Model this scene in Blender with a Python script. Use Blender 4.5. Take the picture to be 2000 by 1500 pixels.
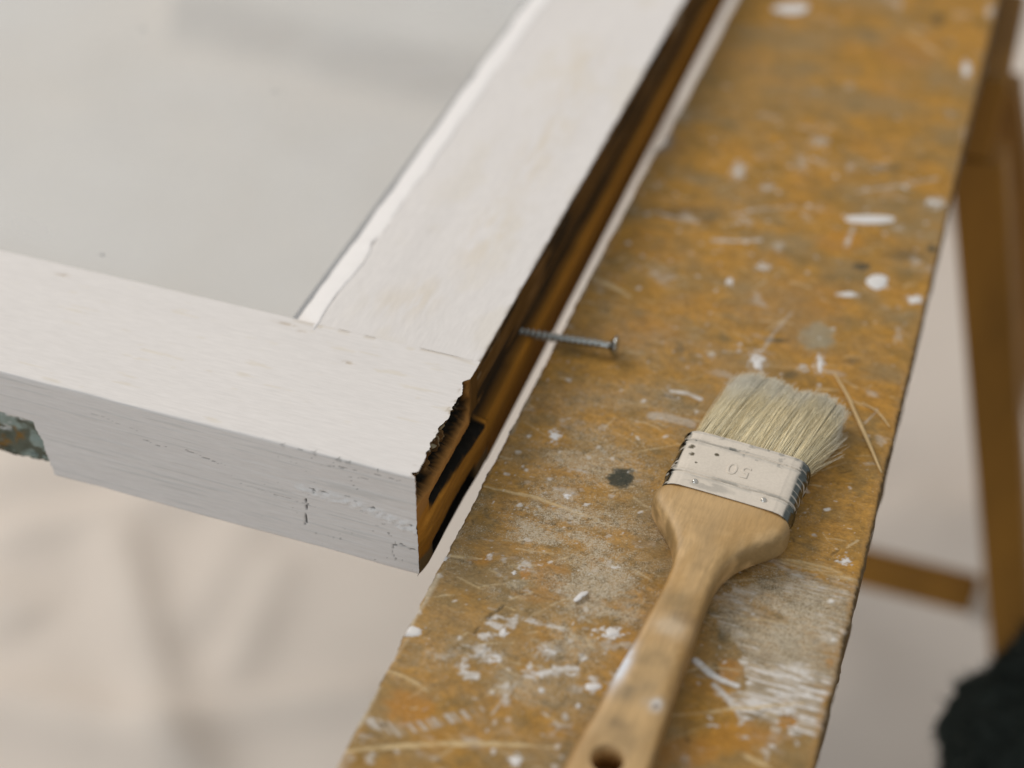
import bpy, math, random
import numpy as np
from mathutils import Matrix, Vector

# ------------------------------------------------------------------ scene, camera, light
for o in list(bpy.data.objects):
    bpy.data.objects.remove(o)
scene = bpy.context.scene
col = scene.collection
S = 0.001                                    # everything below is written in millimetres

cam_d = bpy.data.cameras.new("camera")
cam = bpy.data.objects.new("camera", cam_d)
col.objects.link(cam)
scene.camera = cam
yaw, pitch, roll = -0.3272, 0.7141, 0.0125
cy, sy, cp, sp = math.cos(yaw), math.sin(yaw), math.cos(pitch), math.sin(pitch)
fwd = Vector((sy * cp, cy * cp, -sp)); rgt = Vector((cy, -sy, 0)); upv = rgt.cross(fwd)
r2 = math.cos(roll) * rgt + math.sin(roll) * upv
u2 = -math.sin(roll) * rgt + math.cos(roll) * upv
m = Matrix((r2, u2, -fwd)).transposed().to_4x4()
m.translation = Vector((152.18, -376.02, 434.29)) * S
cam.matrix_world = m
cam_d.sensor_width = 36
cam_d.lens = 3037.7 / 2000 * 36
cam_d.clip_start = 0.02
cam_d.clip_end = 60
cam_d.dof.use_dof = True
cam_d.dof.focus_distance = 0.600
cam_d.dof.aperture_fstop = 3.2
cam_d.dof.aperture_blades = 0

world = bpy.data.worlds.new("World")
scene.world = world
world.use_nodes = True
bg = world.node_tree.nodes["Background"]
bg.inputs[0].default_value = (0.96, 0.985, 1.0, 1)
bg.inputs[1].default_value = 0.425

def area(name, loc, target, sx, sy_, power, colr):
    d = bpy.data.lights.new(name, 'AREA')
    d.shape = 'RECTANGLE'; d.size = sx; d.size_y = sy_; d.energy = power; d.color = colr
    o = bpy.data.objects.new(name, d); col.objects.link(o)
    o.location = loc
    o.rotation_euler = (Vector(target) - Vector(loc)).to_track_quat('-Z', 'Y').to_euler()
    return o
# the room's window: daylight from the left, a little beyond the bench
area("window_light", (-3.2, 1.5, 3.2), (0.0, 0.1, -0.2), 2.2, 2.0, 106, (1.0, 0.935, 0.865))
# unseen bluish fill lamp, added behind the camera to brighten front faces
area("front_fill_light", (-1.3, -3.6, 1.5), (0.0, 0.0, 0.0), 1.8, 1.5, 24, (0.76, 0.88, 1.0))

scene.view_settings.view_transform = 'Standard'
scene.view_settings.look = 'None'
scene.view_settings.exposure = 0.17
scene.view_settings.gamma = 1.0
scene.view_settings.use_curve_mapping = False

# ------------------------------------------------------------------ helpers
rng = np.random.default_rng(7)
random.seed(7)

def _hash(ix, iy, iz, seed):
    h = (ix.astype(np.int64) * 374761393 + iy.astype(np.int64) * 668265263 + iz.astype(np.int64) * 2147483647 + seed * 974634241) & 0xffffffff
    h = ((h ^ (h >> 13)) * 1274126177) & 0xffffffff
    h = ((h ^ (h >> 16)) * 2246822519) & 0xffffffff
    return ((h ^ (h >> 15)) & 0xffffff) / float(0xffffff)

def vn(x, y, z=0.0, seed=0):
    """value noise 0..1"""
    x = np.asarray(x, float); y = np.asarray(y, float); z = np.asarray(z, float) + np.zeros_like(x)
    x, y = np.broadcast_arrays(x, y)
    ix, iy, iz = np.floor(x), np.floor(y), np.floor(z)
    fx, fy, fz = x - ix, y - iy, z - iz
    fx, fy, fz = [f * f * (3 - 2 * f) for f in (fx, fy, fz)]
    flat = not np.any(fz)
    def lay(k):
        a = _hash(ix, iy, iz + k, seed); b = _hash(ix + 1, iy, iz + k, seed)
        c = _hash(ix, iy + 1, iz + k, seed); d = _hash(ix + 1, iy + 1, iz + k, seed)
        return (a + (b - a) * fx) * (1 - fy) + (c + (d - c) * fx) * fy
    l0 = lay(0)
    return l0 if flat else l0 + (lay(1) - l0) * fz

def fbm(x, y, z=0.0, seed=0, octv=4, gain=0.5):
    v, a, t = 0, 1.0, 0
    for k in range(octv):
        v = v + a * vn(np.asarray(x) * 2 ** k, np.asarray(y) * 2 ** k, np.asarray(z) * 2 ** k, seed + k * 17); t += a; a *= gain
    return v / t

def ss(a, b, x):
    t = np.clip((x - a) / (b - a), 0, 1)
    return t * t * (3 - 2 * t)

def mix(c, d, f):
    f = np.clip(f, 0, 1)[..., None]
    return c * (1 - f) + np.asarray(d, float) * f

def poly_dist(x, y, pts):
    """distance to a polyline and the run 0..1 along it"""
    best = np.full(x.shape, 1e9); run = np.zeros(x.shape)
    pts = np.array(pts, float); L = np.linalg.norm(np.diff(pts, axis=0), axis=1); tot = L.sum(); acc = 0
    for i in range(len(pts) - 1):
        a, b = pts[i], pts[i + 1]; d = b - a
        t = np.clip(((x - a[0]) * d[0] + (y - a[1]) * d[1]) / (L[i] ** 2 + 1e-9), 0, 1)
        dist = np.hypot(x - a[0] - t * d[0], y - a[1] - t * d[1])
        k = dist < best
        best = np.where(k, dist, best); run = np.where(k, (acc + t * L[i]) / tot, run); acc += L[i]
    return best, run

def in_poly(x, y, pts):
    r = np.zeros(x.shape, bool); n = len(pts)
    for i in range(n):
        (x1, y1), (x2, y2) = pts[i], pts[(i + 1) % n]
        if y1 == y2: continue
        r ^= ((y1 > y) != (y2 > y)) & (x < (x2 - x1) * (y - y1) / (y2 - y1) + x1)
    return r

def make(name, verts, faces, mat, parent=None, colors=None, smooth=True, extra=None):
    me = bpy.data.meshes.new(name)
    me.from_pydata((np.asarray(verts, float) * S).tolist(), [], [tuple(int(i) for i in f) for f in faces])
    if colors is not None:
        at = me.color_attributes.new("Col", 'FLOAT_COLOR', 'POINT')
        c = np.ones((len(verts), 4)); c[:, :3] = np.clip(colors, 0, 1)
        at.data.foreach_set("color", c.ravel())
    if extra is not None:
        at = me.attributes.new("mask", 'FLOAT', 'POINT'); at.data.foreach_set("value", np.asarray(extra, float).ravel())
    if smooth:
        me.polygons.foreach_set("use_smooth", [True] * len(me.polygons))
    me.materials.append(mat)
    me.validate()
    o = bpy.data.objects.new(name, me); col.objects.link(o)
    if parent is not None: o.parent = parent
    return o

def grid_faces(nr, nc, closed=False, flip=False, off=0):
    i = np.arange(nr - 1)[:, None]; j = np.arange(nc if closed else nc - 1)[None, :]
    a = i * nc + j; b = i * nc + (j + 1) % nc; c = (i + 1) * nc + (j + 1) % nc; d = (i + 1) * nc + j
    f = np.stack([a, b, c, d] if not flip else [a, d, c, b], -1).reshape(-1, 4) + off
    return f

def tag(o, label=None, cat=None, group=None, kind=None):
    if label: o["label"] = label
    if cat: o["category"] = cat
    if group: o["group"] = group
    if kind: o["kind"] = kind
    return o

def empty(name, loc=(0, 0, 0), rz=0.0):
    o = bpy.data.objects.new(name, None); col.objects.link(o)
    o.empty_display_size = 0.02
    o.location = Vector(loc) * S; o.rotation_euler = (0, 0, rz)
    return o

def vc_mat(name, rough=0.6, spec=0.3, metal=0.0, bump=(0.0, 1000.0), var=0.12, vscale=1500.0, aniso=(1, 1, 1), sss=0.0, base=None, mask_rough=None, coat=0.0):
    """vertex-colour material with fine procedural variation and relief on top"""
    mt = bpy.data.materials.new(name); mt.use_nodes = True
    nt = mt.node_tree; N = nt.nodes; L = nt.links
    b = N["Principled BSDF"]
    tc = N.new("ShaderNodeTexCoord"); mp = N.new("ShaderNodeMapping"); mp.inputs["Scale"].default_value = aniso
    L.new(tc.outputs["Object"], mp.inputs[0])
    nz = N.new("ShaderNodeTexNoise"); nz.inputs["Scale"].default_value = vscale; nz.inputs["Detail"].default_value = 5; nz.inputs["Roughness"].default_value = 0.65
    L.new(mp.outputs[0], nz.inputs[0])
    mr = N.new("ShaderNodeMapRange"); mr.inputs[1].default_value = 0.3; mr.inputs[2].default_value = 0.7
    mr.inputs[3].default_value = 1 - var; mr.inputs[4].default_value = 1 + var
    L.new(nz.outputs[0], mr.inputs[0])
    mx = N.new("ShaderNodeVectorMath"); mx.operation = 'SCALE'
    if base is None:
        at = N.new("ShaderNodeAttribute"); at.attribute_name = "Col"; L.new(at.outputs["Color"], mx.inputs[0])
    else:
        mx.inputs[0].default_value = base
    L.new(mr.outputs[0], mx.inputs["Scale"])
    L.new(mx.outputs[0], b.inputs["Base Color"])
    b.inputs["Roughness"].default_value = rough
    b.inputs["Specular IOR Level"].default_value = spec
    b.inputs["Metallic"].default_value = metal
    b.inputs["Coat Weight"].default_value = coat
    if mask_rough is not None:                 # (metal where mask=1, rough there)
        am = N.new("ShaderNodeAttribute"); am.attribute_name = "mask"
        L.new(am.outputs["Fac"], b.inputs["Metallic"])
        m2 = N.new("ShaderNodeMapRange"); m2.inputs[3].default_value = rough; m2.inputs[4].default_value = mask_rough
        L.new(am.outputs["Fac"], m2.inputs[0]); L.new(m2.outputs[0], b.inputs["Roughness"])
    if bump[0] > 0:
        n2 = N.new("ShaderNodeTexNoise"); n2.inputs["Scale"].default_value = bump[1]; n2.inputs["Detail"].default_value = 4
        L.new(mp.outputs[0], n2.inputs[0])
        bp = N.new("ShaderNodeBump"); bp.inputs["Strength"].default_value = bump[0]; bp.inputs["Distance"].default_value = 0.0004
        L.new(n2.outputs[0], bp.inputs["Height"]); L.new(bp.outputs[0], b.inputs["Normal"])
    return mt

M = {
    'paint_drop': vc_mat("dried_white_paint", rough=0.45, spec=0.4, bump=(0.12, 700), var=0.04, base=(0.76, 0.725, 0.69)),
    'sash': vc_mat("sash_paint_and_wood", rough=0.78, spec=0.12, bump=(0.30, 900), var=0.05, vscale=900, aniso=(0.12, 1, 1)),
    'sash_y': vc_mat("stile_paint_and_wood", rough=0.78, spec=0.12, bump=(0.30, 800), var=0.05, vscale=900, aniso=(1, 0.14, 1)),
    'putty': vc_mat("glazing_putty", rough=0.42, spec=0.4, bump=(0.10, 300), var=0.02, vscale=300, base=(0.86, 0.82, 0.79)),
    'screw': vc_mat("zinc_screw", rough=0.27, spec=0.5, metal=1.0, bump=(0.1, 2000), var=0.15, base=(0.43, 0.44, 0.42)),
    'handle': vc_mat("brush_handle_wood", rough=0.5, spec=0.35, bump=(0.18, 1300), var=0.12, vscale=1500, aniso=(1, 0.10, 1)),
    'ferrule': vc_mat("painted_ferrule", rough=0.55, spec=0.35, bump=(0.15, 900), var=0.06, vscale=900, mask_rough=0.22),
    'rivet': vc_mat("rivet_metal", rough=0.3, spec=0.5, metal=0.9, var=0.2, vscale=2500, base=(0.62, 0.58, 0.52)),
    'bristle': vc_mat("hog_bristle", rough=0.5, spec=0.3, var=0.05),
    'straw': vc_mat("raw_wood_fibre", rough=0.65, spec=0.2, var=0.15, base=(0.62, 0.44, 0.22)),
    'trestle': vc_mat("trestle_wood", rough=0.6, spec=0.25, bump=(0.4, 60), var=0.3, vscale=18, aniso=(1, 1, 0.15), base=(0.27, 0.125, 0.018)),
    'cleat': vc_mat("white_cleat_paint", rough=0.6, spec=0.2, var=0.05, vscale=50, base=(0.70, 0.64, 0.57)),
    'cloth': vc_mat("drop_cloth_fabric", rough=0.85, spec=0.12, bump=(0.2, 900), var=0.03, vscale=9, base=(0.70, 0.62, 0.545)),
    'speck': vc_mat("dirt_speck", rough=0.8, spec=0.1, var=0.2, base=(0.48, 0.47, 0.45)),
    'floor': vc_mat("floorboards", rough=0.7, spec=0.2, var=0.2, vscale=8, aniso=(1, 0.1, 1), base=(0.30, 0.20, 0.11)),
    'black': vc_mat("black_wool", rough=0.95, spec=0.05, var=0.5, vscale=60, bump=(0.6, 120), base=(0.024, 0.030, 0.027)),
}

def plank_mat():
    mt = vc_mat("worn_plank", rough=0.62, spec=0.2, bump=(0.5, 1300), var=0.22, vscale=1500, aniso=(0.5, 1, 1))
    nt = mt.node_tree; N = nt.nodes; L = nt.links; b = N["Principled BSDF"]
    src = b.inputs["Base Color"].links[0].from_socket
    at = N.new("ShaderNodeAttribute"); at.attribute_name = "mask"
    tc = N.new("ShaderNodeTexCoord")
    def layer(src, scale, lo, hi, colr, amount, gain):
        nz = N.new("ShaderNodeTexNoise"); nz.inputs["Scale"].default_value = scale; nz.inputs["Detail"].default_value = 3; nz.inputs["Roughness"].default_value = 0.7
        L.new(tc.outputs["Object"], nz.inputs[0])
        ad = N.new("ShaderNodeMath"); ad.operation = 'MULTIPLY_ADD'; ad.inputs[1].default_value = gain
        L.new(at.outputs["Fac"], ad.inputs[0]); L.new(nz.outputs[0], ad.inputs[2])
        mr = N.new("ShaderNodeMapRange"); mr.inputs[1].default_value = lo; mr.inputs[2].default_value = hi; mr.inputs[3].default_value = 0; mr.inputs[4].default_value = amount
        L.new(ad.outputs[0], mr.inputs[0])
        mx = N.new("ShaderNodeMix"); mx.data_type = 'RGBA'; mx.inputs["B"].default_value = colr + (1,)
        L.new(mr.outputs[0], mx.inputs["Factor"]); L.new(src, mx.inputs["A"])
        return mx.outputs["Result"]
    s = layer(src, 2100, 0.70, 0.80, (0.12, 0.085, 0.035), 0.7, 0.14)       # dark pores
    s = layer(s, 1500, 0.69, 0.76, (0.54, 0.45, 0.32), 0.75, 0.21)          # pale dust grains
    s = layer(s, 2600, 0.71, 0.78, (0.64, 0.56, 0.44), 0.75, 0.19)
    L.new(s, b.inputs["Base Color"])
    return mt
M['plank'] = plank_mat()

def glass_mat():
    mt = bpy.data.materials.new("hazy_window_glass"); mt.use_nodes = True
    nt = mt.node_tree; N = nt.nodes; L = nt.links
    for n in list(N): N.remove(n)
    out = N.new("ShaderNodeOutputMaterial")
    tr = N.new("ShaderNodeBsdfTransparent"); tr.inputs[0].default_value = (0.925, 0.955, 0.985, 1)
    gl = N.new("ShaderNodeBsdfGlossy"); gl.inputs["Roughness"].default_value = 0.03
    fr = N.new("ShaderNodeFresnel"); fr.inputs[0].default_value = 1.5
    m1 = N.new("ShaderNodeMixShader"); L.new(fr.outputs[0], m1.inputs[0]); L.new(tr.outputs[0], m1.inputs[1]); L.new(gl.outputs[0], m1.inputs[2])
    df = N.new("ShaderNodeBsdfDiffuse"); df.inputs[0].default_value = (0.74, 0.765, 0.795, 1)  # pale diffuse film, stands in for the whitish room reflection on the pane
    tc = N.new("ShaderNodeTexCoord")
    n1 = N.new("ShaderNodeTexNoise"); n1.inputs["Scale"].default_value = 7; n1.inputs["Detail"].default_value = 4; n1.inputs["Distortion"].default_value = 0.6; n1.inputs["Roughness"].default_value = 0.6
    L.new(tc.outputs["Object"], n1.inputs[0])
    r1 = N.new("ShaderNodeMapRange"); r1.inputs[1].default_value = 0.3; r1.inputs[2].default_value = 0.75; r1.inputs[3].default_value = 0.16; r1.inputs[4].default_value = 0.32
    L.new(n1.outputs[0], r1.inputs[0])
    m2 = N.new("ShaderNodeMixShader"); L.new(r1.outputs[0], m2.inputs[0]); L.new(m1.outputs[0], m2.inputs[1]); L.new(df.outputs[0], m2.inputs[2])
    L.new(m2.outputs[0], out.inputs[0])
    return mt
M['glass'] = glass_mat()
def clear_mat():
    mt = bpy.data.materials.new("glass_underside"); mt.use_nodes = True
    N = mt.node_tree.nodes
    N.remove(N["Principled BSDF"])
    t = N.new("ShaderNodeBsdfTransparent"); t.inputs[0].default_value = (0.96, 0.98, 0.97, 1)
    mt.node_tree.links.new(t.outputs[0], N["Material Output"].inputs[0])
    return mt
M['glass_under'] = clear_mat()


# ------------------------------------------------------------------ floor and drop cloth
def slab(name, x0, x1, y0, y1, z0, z1, mat, parent=None, bev=0.0):
    v = [(x, y, z) for z in (z0, z1) for y in (y0, y1) for x in (x0, x1)]
    f = [(0, 2, 3, 1), (4, 5, 7, 6), (0, 1, 5, 4), (2, 6, 7, 3), (0, 4, 6, 2), (1, 3, 7, 5)]
    o = make(name, v, f, mat, parent, smooth=False)
    if bev:
        b = o.modifiers.new("bevel", 'BEVEL'); b.width = bev * S; b.segments = 2
    return o

tag(slab("floor", -4000, 3000, -2500, 5000, -760, -714, M['floor']), kind="structure")

def drop_cloth():
    xs = np.arange(-2300, 1100, 13.0); ys = np.arange(-700, 3100, 13.0)
    X, Y = np.meshgrid(xs, ys)
    Z = np.full(X.shape, -700.0)
    wob = (vn(X / 160, Y / 160, seed=3) - .5) * 30
    Xw, Yw = X + wob, Y + (vn(X / 170, Y / 170, seed=4) - .5) * 30
    ridges = [  # points, height, half width
        ([(-572, 556), (-544, 498), (-485, 420), (-392, 304), (-358, 246)], 24, 27),
        ([(-640, 262), (-551, 287), (-478, 293), (-398, 287), (-300, 255)], 26, 32),
        ([(-760, 540), (-660, 600), (-600, 640), (-480, 720)], 18, 36),
        ([(-690, 455), (-600, 520), (-530, 590), (-430, 690)], 14, 28),
        ([(-390, 570), (-378, 469), (-363, 336)], 10, 22),
        ([(-470, 640), (-440, 520), (-430, 400)], 8, 30),
        ([(-200, 430), (-252, 410), (-356, 330), (-400, 300)], 15, 24),
        ([(-700, 360), (-620, 400), (-560, 380)], 14, 30),
        ([(130, 820), (200, 800), (270, 820), (330, 900)], 30, 45),
        ([(60, 420), (140, 520), (170, 640)], 9, 40),
        ([(-1300, 1230), (-1140, 1190), (-713, 1180), (-400, 1100)], 14, 60),
        ([(170, 1900), (185, 1700), (215, 1400)], 30, 40),
    ]
    for pts, h, w in ridges:
        d, run = poly_dist(Xw, Yw, pts)
        amp = h * ss(0, .18, run) * ss(1.0, .8, run) * (0.75 + 0.5 * vn(X / 90, Y / 90, seed=8))
        Z += amp * np.exp(-(d / w) ** 2)
    pl = Yw - np.interp(Xw, [-1400, -1150, -1030, -997, -768, -548, -300, 0], [2300, 2000, 1520, 1425, 1405, 1388, 1365, 1340])
    Z += 85 * ss(-12, 18, pl) * ss(700, 300, pl)
    Z += (fbm(X / 220, Y / 220, seed=5, octv=3) - .5) * 16 + (fbm(X / 60, Y / 75, seed=6, octv=3) - .5) * 2.5
    o = make("drop_cloth", np.stack([X, Y, Z], -1).reshape(-1, 3), grid_faces(*X.shape), M['cloth'])
    return tag(o, "pale beige dust sheet with soft folds spread over the floor", "drop cloth")
drop_cloth()

# ------------------------------------------------------------------ trestle under the plank
def prism(name, quad_bot, quad_top, mat, parent):
    v = list(quad_bot) + list(quad_top)
    f = [(3, 2, 1, 0), (4, 5, 6, 7), (0, 1, 5, 4), (1, 2, 6, 5), (2, 3, 7, 6), (3, 0, 4, 7)]
    o = make(name, v, f, mat, parent, smooth=False)
    b = o.modifiers.new("bevel", 'BEVEL'); b.width = 2.5 * S; b.segments = 2
    return o

tr = empty("trestle", (75, 560, -697))
tag(tr, "brown wooden trestle with a splayed leg under the plank", "trestle")
def T(x, y, z): return (x - 75, y - 560, z + 697)
slab("top_beam", -72, 92, -62, 62, 697 - 92, 697 - 36, M['trestle'], tr, 3)
for sgn in (1, -1):
    for (yb, yt, dy) in ((498, 498, 34), (900, 588, 34)):
        def q(z, y):
            a = 75 + sgn * (52 + 0.265 * (-36 - z)) ; b = a + sgn * 34
            x0, x1 = min(a, b), max(a, b)
            return [T(x0, y, z), T(x1, y, z), T(x1, y + dy, z), T(x0, y + dy, z)]
        zt = -93.5
        prism("leg", q(-697, yb), q(zt, yt), M['trestle'], tr)
slab("stretcher", -161, 161, -46, -28, 697 - 510, 697 - 480, M['trestle'], tr, 2)
for sgn in (1, -1):
    x0, x1 = sorted((sgn * 161.5, sgn * 174))
    slab("cleat", x0, x1, -48, -26, 697 - 515, 697 - 455, M['cleat'], tr, 2)

# ------------------------------------------------------------------ black cloth heap, lower right
def black_heap():
    nu, nv = 120, 90
    th = np.linspace(0, 2 * np.pi, nu, endpoint=False); t = np.linspace(0, 1, nv)
    TH, TT = np.meshgrid(th, t)
    # t=0 floor rim, t=1 crown
    ph = np.clip((TT - .4) / .6, 0, 1) * math.pi * .84 + math.pi * .16          # lump on a narrower stand
    prof = np.where(TT < .4, 66, np.maximum(104 * np.sin(ph), 0.4))
    prof = np.where(TT < .4, 66 + (104 * math.sin(math.pi * .16) - 66) * ss(.3, .4, TT), prof)
    zz = np.where(TT < .4, -700 + (-316 - 92 * math.cos(math.pi * .16) + 700) * TT / .4, -316 - 92 * np.cos(ph))
    cx, cy_ = 322, 236
    nx, ny = np.cos(TH), np.sin(TH)
    fold = (fbm(nx * 2.6 + 5, ny * 2.6, zz / 60, seed=21, octv=4) - .5)
    r = np.maximum(prof * (1 + .30 * fold), 0.5)
    r = r + 16 * (fbm(nx * 9, ny * 9, zz / 14, seed=29, octv=3) - .5) * (prof > 5)
    zz = zz + 28 * (fbm(nx * 2 + 1, ny * 2, TT * 3, seed=25, octv=3) - .5) * (TT > .3)
    P = np.stack([cx + r * nx, cy_ + r * ny, np.maximum(zz, -694)], -1).reshape(-1, 3)
    f = grid_faces(nv, nu, closed=True)
    o = make("black_cloth_heap", P, f, M['black'])
    tag(o, "rumpled black woolly cloth heap in the lower right corner", "cloth")
    q = P[rng.integers(nu * nv // 2, nu * nv, 5000)]
    dirs = q - np.array((cx, cy_, -330)); dirs /= np.linalg.norm(dirs, axis=1)[:, None]
    dirs = dirs + rng.normal(0, .6, dirs.shape); tip = q + dirs * rng.uniform(2, 5.5, len(q))[:, None]
    sd = np.cross(dirs, rng.normal(0, 1, dirs.shape)); sd *= .7 / np.linalg.norm(sd, axis=1)[:, None]
    V = np.stack([q - sd, q + sd, tip], 1).reshape(-1, 3)
    f_ = make("wool_fuzz", V, np.arange(len(V)).reshape(-1, 3), M['black'], o)
    f_["kind"] = "stuff"
black_heap()

# ------------------------------------------------------------------ the plank
WHITE= [(78.3, 335.5, 5.0, 1.8, 0.9, -5.0, 0.5), (73.8, 312.0, 3.1, 1.1, 1.6, -8.3, 0.4), (44.7, 294.3, 3.1, 1.1, 1.9, -8.1, 0.6), (97.6, 317.2, 1.8, 0.7, 0.6, -3.6, 0.5), (62.0, 283.8, 3.0, 1.1, 0.7, -3.4, 0.5), (142.7, 298.8, 3.6, 1.3, 0.5, -4.1, 0.7), (77.8, 235.8, 2.3, 0.8, 0.9, -4.1, 0.45), (74.2, 218.0, 2.8, 1.0, 0.6, -2.8, 0.7), (62.1, 201.4, 1.3, 0.5, 0.5, -2.3, 1), (144.6, 216.9, 2.8, 1.0, 0.4, -2.9, 0.8), (139.9, 246.6, 2.0, 0.7, 0.6, -4.1, 0.4), (112.5, 157.1, 1.5, 0.5, 0.9, -4.8, 1), (86.6, 149.6, 3.1, 1.1, 1.1, -5.1, 0.8), (106.4, 151.6, 2.6, 0.9, 0.4, -2.0, 0.6), (66.3, 146.7, 1.6, 0.6, 0.6, -2.6, 0.5), (141.6, 189.0, 1.7, 0.6, 0.8, -5.5, 0.4), (141.6, 438.7, 2.0, 0.7, 0.9, -7.3, 0.9), (148.5, 369.2, 1.3, 0.5, 0.8, -6.4, 0.5), (94.7, 502.4, 2.2, 0.8, 0.7, -4.9, 0.5), (147.6, 515.0, 2.9, 1.1, 0.7, -6.6, 0.7), (-0.4, -4.5, 1.6, 0.6, 0.7, -1.7, 0.9), (0.0, -32.0, 1.1, 0.4, 0.5, -1.4, 0.6), (27.6, -3.0, 0.7, 0.3, 0.3, -1.0, 0.9), (20.9, 2.0, 1.1, 0.4, 0.6, -1.7, 0.5), (62.2, 12.7, 1.3, 0.5, 0.2, -0.6, 0.9), (70.1, -18.0, 4.3, 1.6, 0.7, -2.5, 0.8), (26.8, -35.0, 2.2, 0.8, 0.4, -1.1, 0.7), (33.2, -31.2, 1.2, 0.4, 0.6, -1.6, 0.9), (29.0, -42.1, 2.6, 0.9, 1.2, -3.3, 0.6), (33.8, -44.8, 2.6, 0.9, 0.3, -0.9, 0.8), (25.1, -51.1, 1.7, 0.6, 0.6, -1.6, 0.7), (46.8, -42.4, 1.0, 0.4, 0.4, -1.3, 0.7), (66.2, -46.4, 2.5, 0.9, 0.3, -1.1, 0.5), (53.9, -51.3, 0.8, 0.3, 0.3, -0.8, 0.8), (68.3, -53.2, 0.7, 0.3, 0.3, -0.9, 0.8), (42.2, -72.9, 0.5, 0.2, 0.2, -0.6, 0.8), (65.5, -59.4, 0.8, 0.3, 0.5, -1.4, 0.6), (43.3, -58.6, 1.3, 0.4, 0.9, -2.6, 0.7), (55.5, -81.9, 2.0, 0.7, 0.7, -2.1, 0.9), (9.3, -97.7, 1.4, 0.5, 1.0, -2.3, 0.5), (3.7, -89.8, 1.6, 0.6, 0.4, -1.0, 0.5), (50.9, -34.3, 3.4, 1.2, 1.1, -3.3, 0.5), (51.3, -43.9, 9.3, 3.3, 0.7, -2.1, 0.4), (73.3, -23.3, 6.9, 2.5, 0.5, -1.7, 0.45), (143.2, 45.0, 2.3, 0.8, 0.3, -2.0, 0.7), (114.0, -45.8, 1.5, 0.5, 0.2, -0.6, 0.8), (29.8, 2.2, 2.4, 0.8, 0.7, -2.0, 0.6), (18.3, 73.5, 2.2, 0.8, 1.1, -3.2, 0.75), (33.5, 42.4, 1.1, 0.4, 0.3, -1.1, 0.9), (42.2, 40.4, 1.1, 0.4, 0.2, -0.8, 0.8), (38.6, 31.8, 0.9, 0.3, 0.3, -1.1, 0.5), (25.2, 37.4, 5.7, 2.0, 0.9, -2.7, 0.15), (36.0, 85.5, 1.4, 0.5, 0.4, -1.2, 0.6), (18.6, 84.3, 1.4, 0.5, 0.5, -1.5, 0.4), (34.8, 60.8, 1.6, 0.6, 0.4, -1.4, 0.3), (136.7, -29.5, 2.5, 0.9, 0.4, -2.2, 0.7), (134.6, 37.8, 1.6, 0.6, 0.2, -1.3, 0.3), (143.4, 101.4, 2.4, 0.9, 0.2, -1.5, 0.35), (84.6, 9.1, 0.9, 0.3, 0.6, -2.4, 0.5)]
DRIPS= [(126.6, 224.4, 4.7, 1.7, 0.9, -5.9, 1), (35.1, 476.3, 10.7, 4.0, 1.4, -7.0, 1), (1.2, -42.3, 3.9, 1.4, 1.0, -2.4, 1), (70.5, -44.0, 2.7, 1.0, 0.5, -1.7, 1), (115.1, 274.2, 11.8, 4.3, 0.6, -3.9, 1), (-0.3, -4.7, 1.5, 0.5, 0.6, -1.5, 1), (112.7, 156.1, 1.0, 0.4, 0.8, -4.1, 1), (62.1, 201.4, 1.2, 0.4, 0.4, -1.9, 1), (18.2, 73.8, 1.6, 0.6, 0.7, -2.1, 1), (55.5, -82.1, 1.8, 0.6, 0.6, -1.7, 1), (144.7, 216.1, 2.4, 0.9, 0.3, -2.1, 1), (141.7, 438.1, 1.9, 0.7, 0.8, -6.4, 1), (33.2, -31.2, 0.9, 0.3, 0.4, -1.1, 1), (68.3, -53.2, 0.7, 0.2, 0.3, -0.8, 1), (53.9, -51.3, 0.8, 0.3, 0.2, -0.7, 1), (33.5, 42.7, 1.0, 0.4, 0.3, -0.9, 1), (27.4, -3.1, 0.7, 0.3, 0.3, -0.7, 1), (70.2, -18.4, 2.6, 0.9, 0.5, -1.6, 1), (87.2, 146.8, 1.5, 0.5, 0.6, -2.7, 1), (115.2, 210.3, 3.8, 1.4, 0.3, -1.9, 1)]
GREY= [(107.7, 175.6, 7.0, 2.5, 1.9, -9.8, 0.75), (30.2, -7.8, 3.6, 1.3, 0.8, -2.4, 0.6), (41.4, 32.8, 9.4, 3.4, 2.1, -6.6, 0.35), (43.9, 59.3, 5.8, 2.1, 1.3, -4.2, 0.5), (7.7, 26.6, 5.6, 2.0, 1.4, -4.0, 0.25), (42.6, 375.6, 43.4, 15.9, 9.8, -45.8, 0.5), (17.8, 396.2, 24.3, 8.9, 3.9, -16.8, 0.3), (40.7, 309.2, 24.9, 9.1, 2.2, -9.5, 0.2), (-27.6, 367.5, 13.3, 4.9, 6.1, -21.6, 0.3), (90.7, 207.2, 8.9, 3.2, 2.3, -11.5, 0.12), (33.7, 220.7, 13.8, 5.0, 3.1, -12.1, 0.35), (105.1, 146.8, 8.3, 3.0, 0.7, -3.4, 0.4)]
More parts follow.
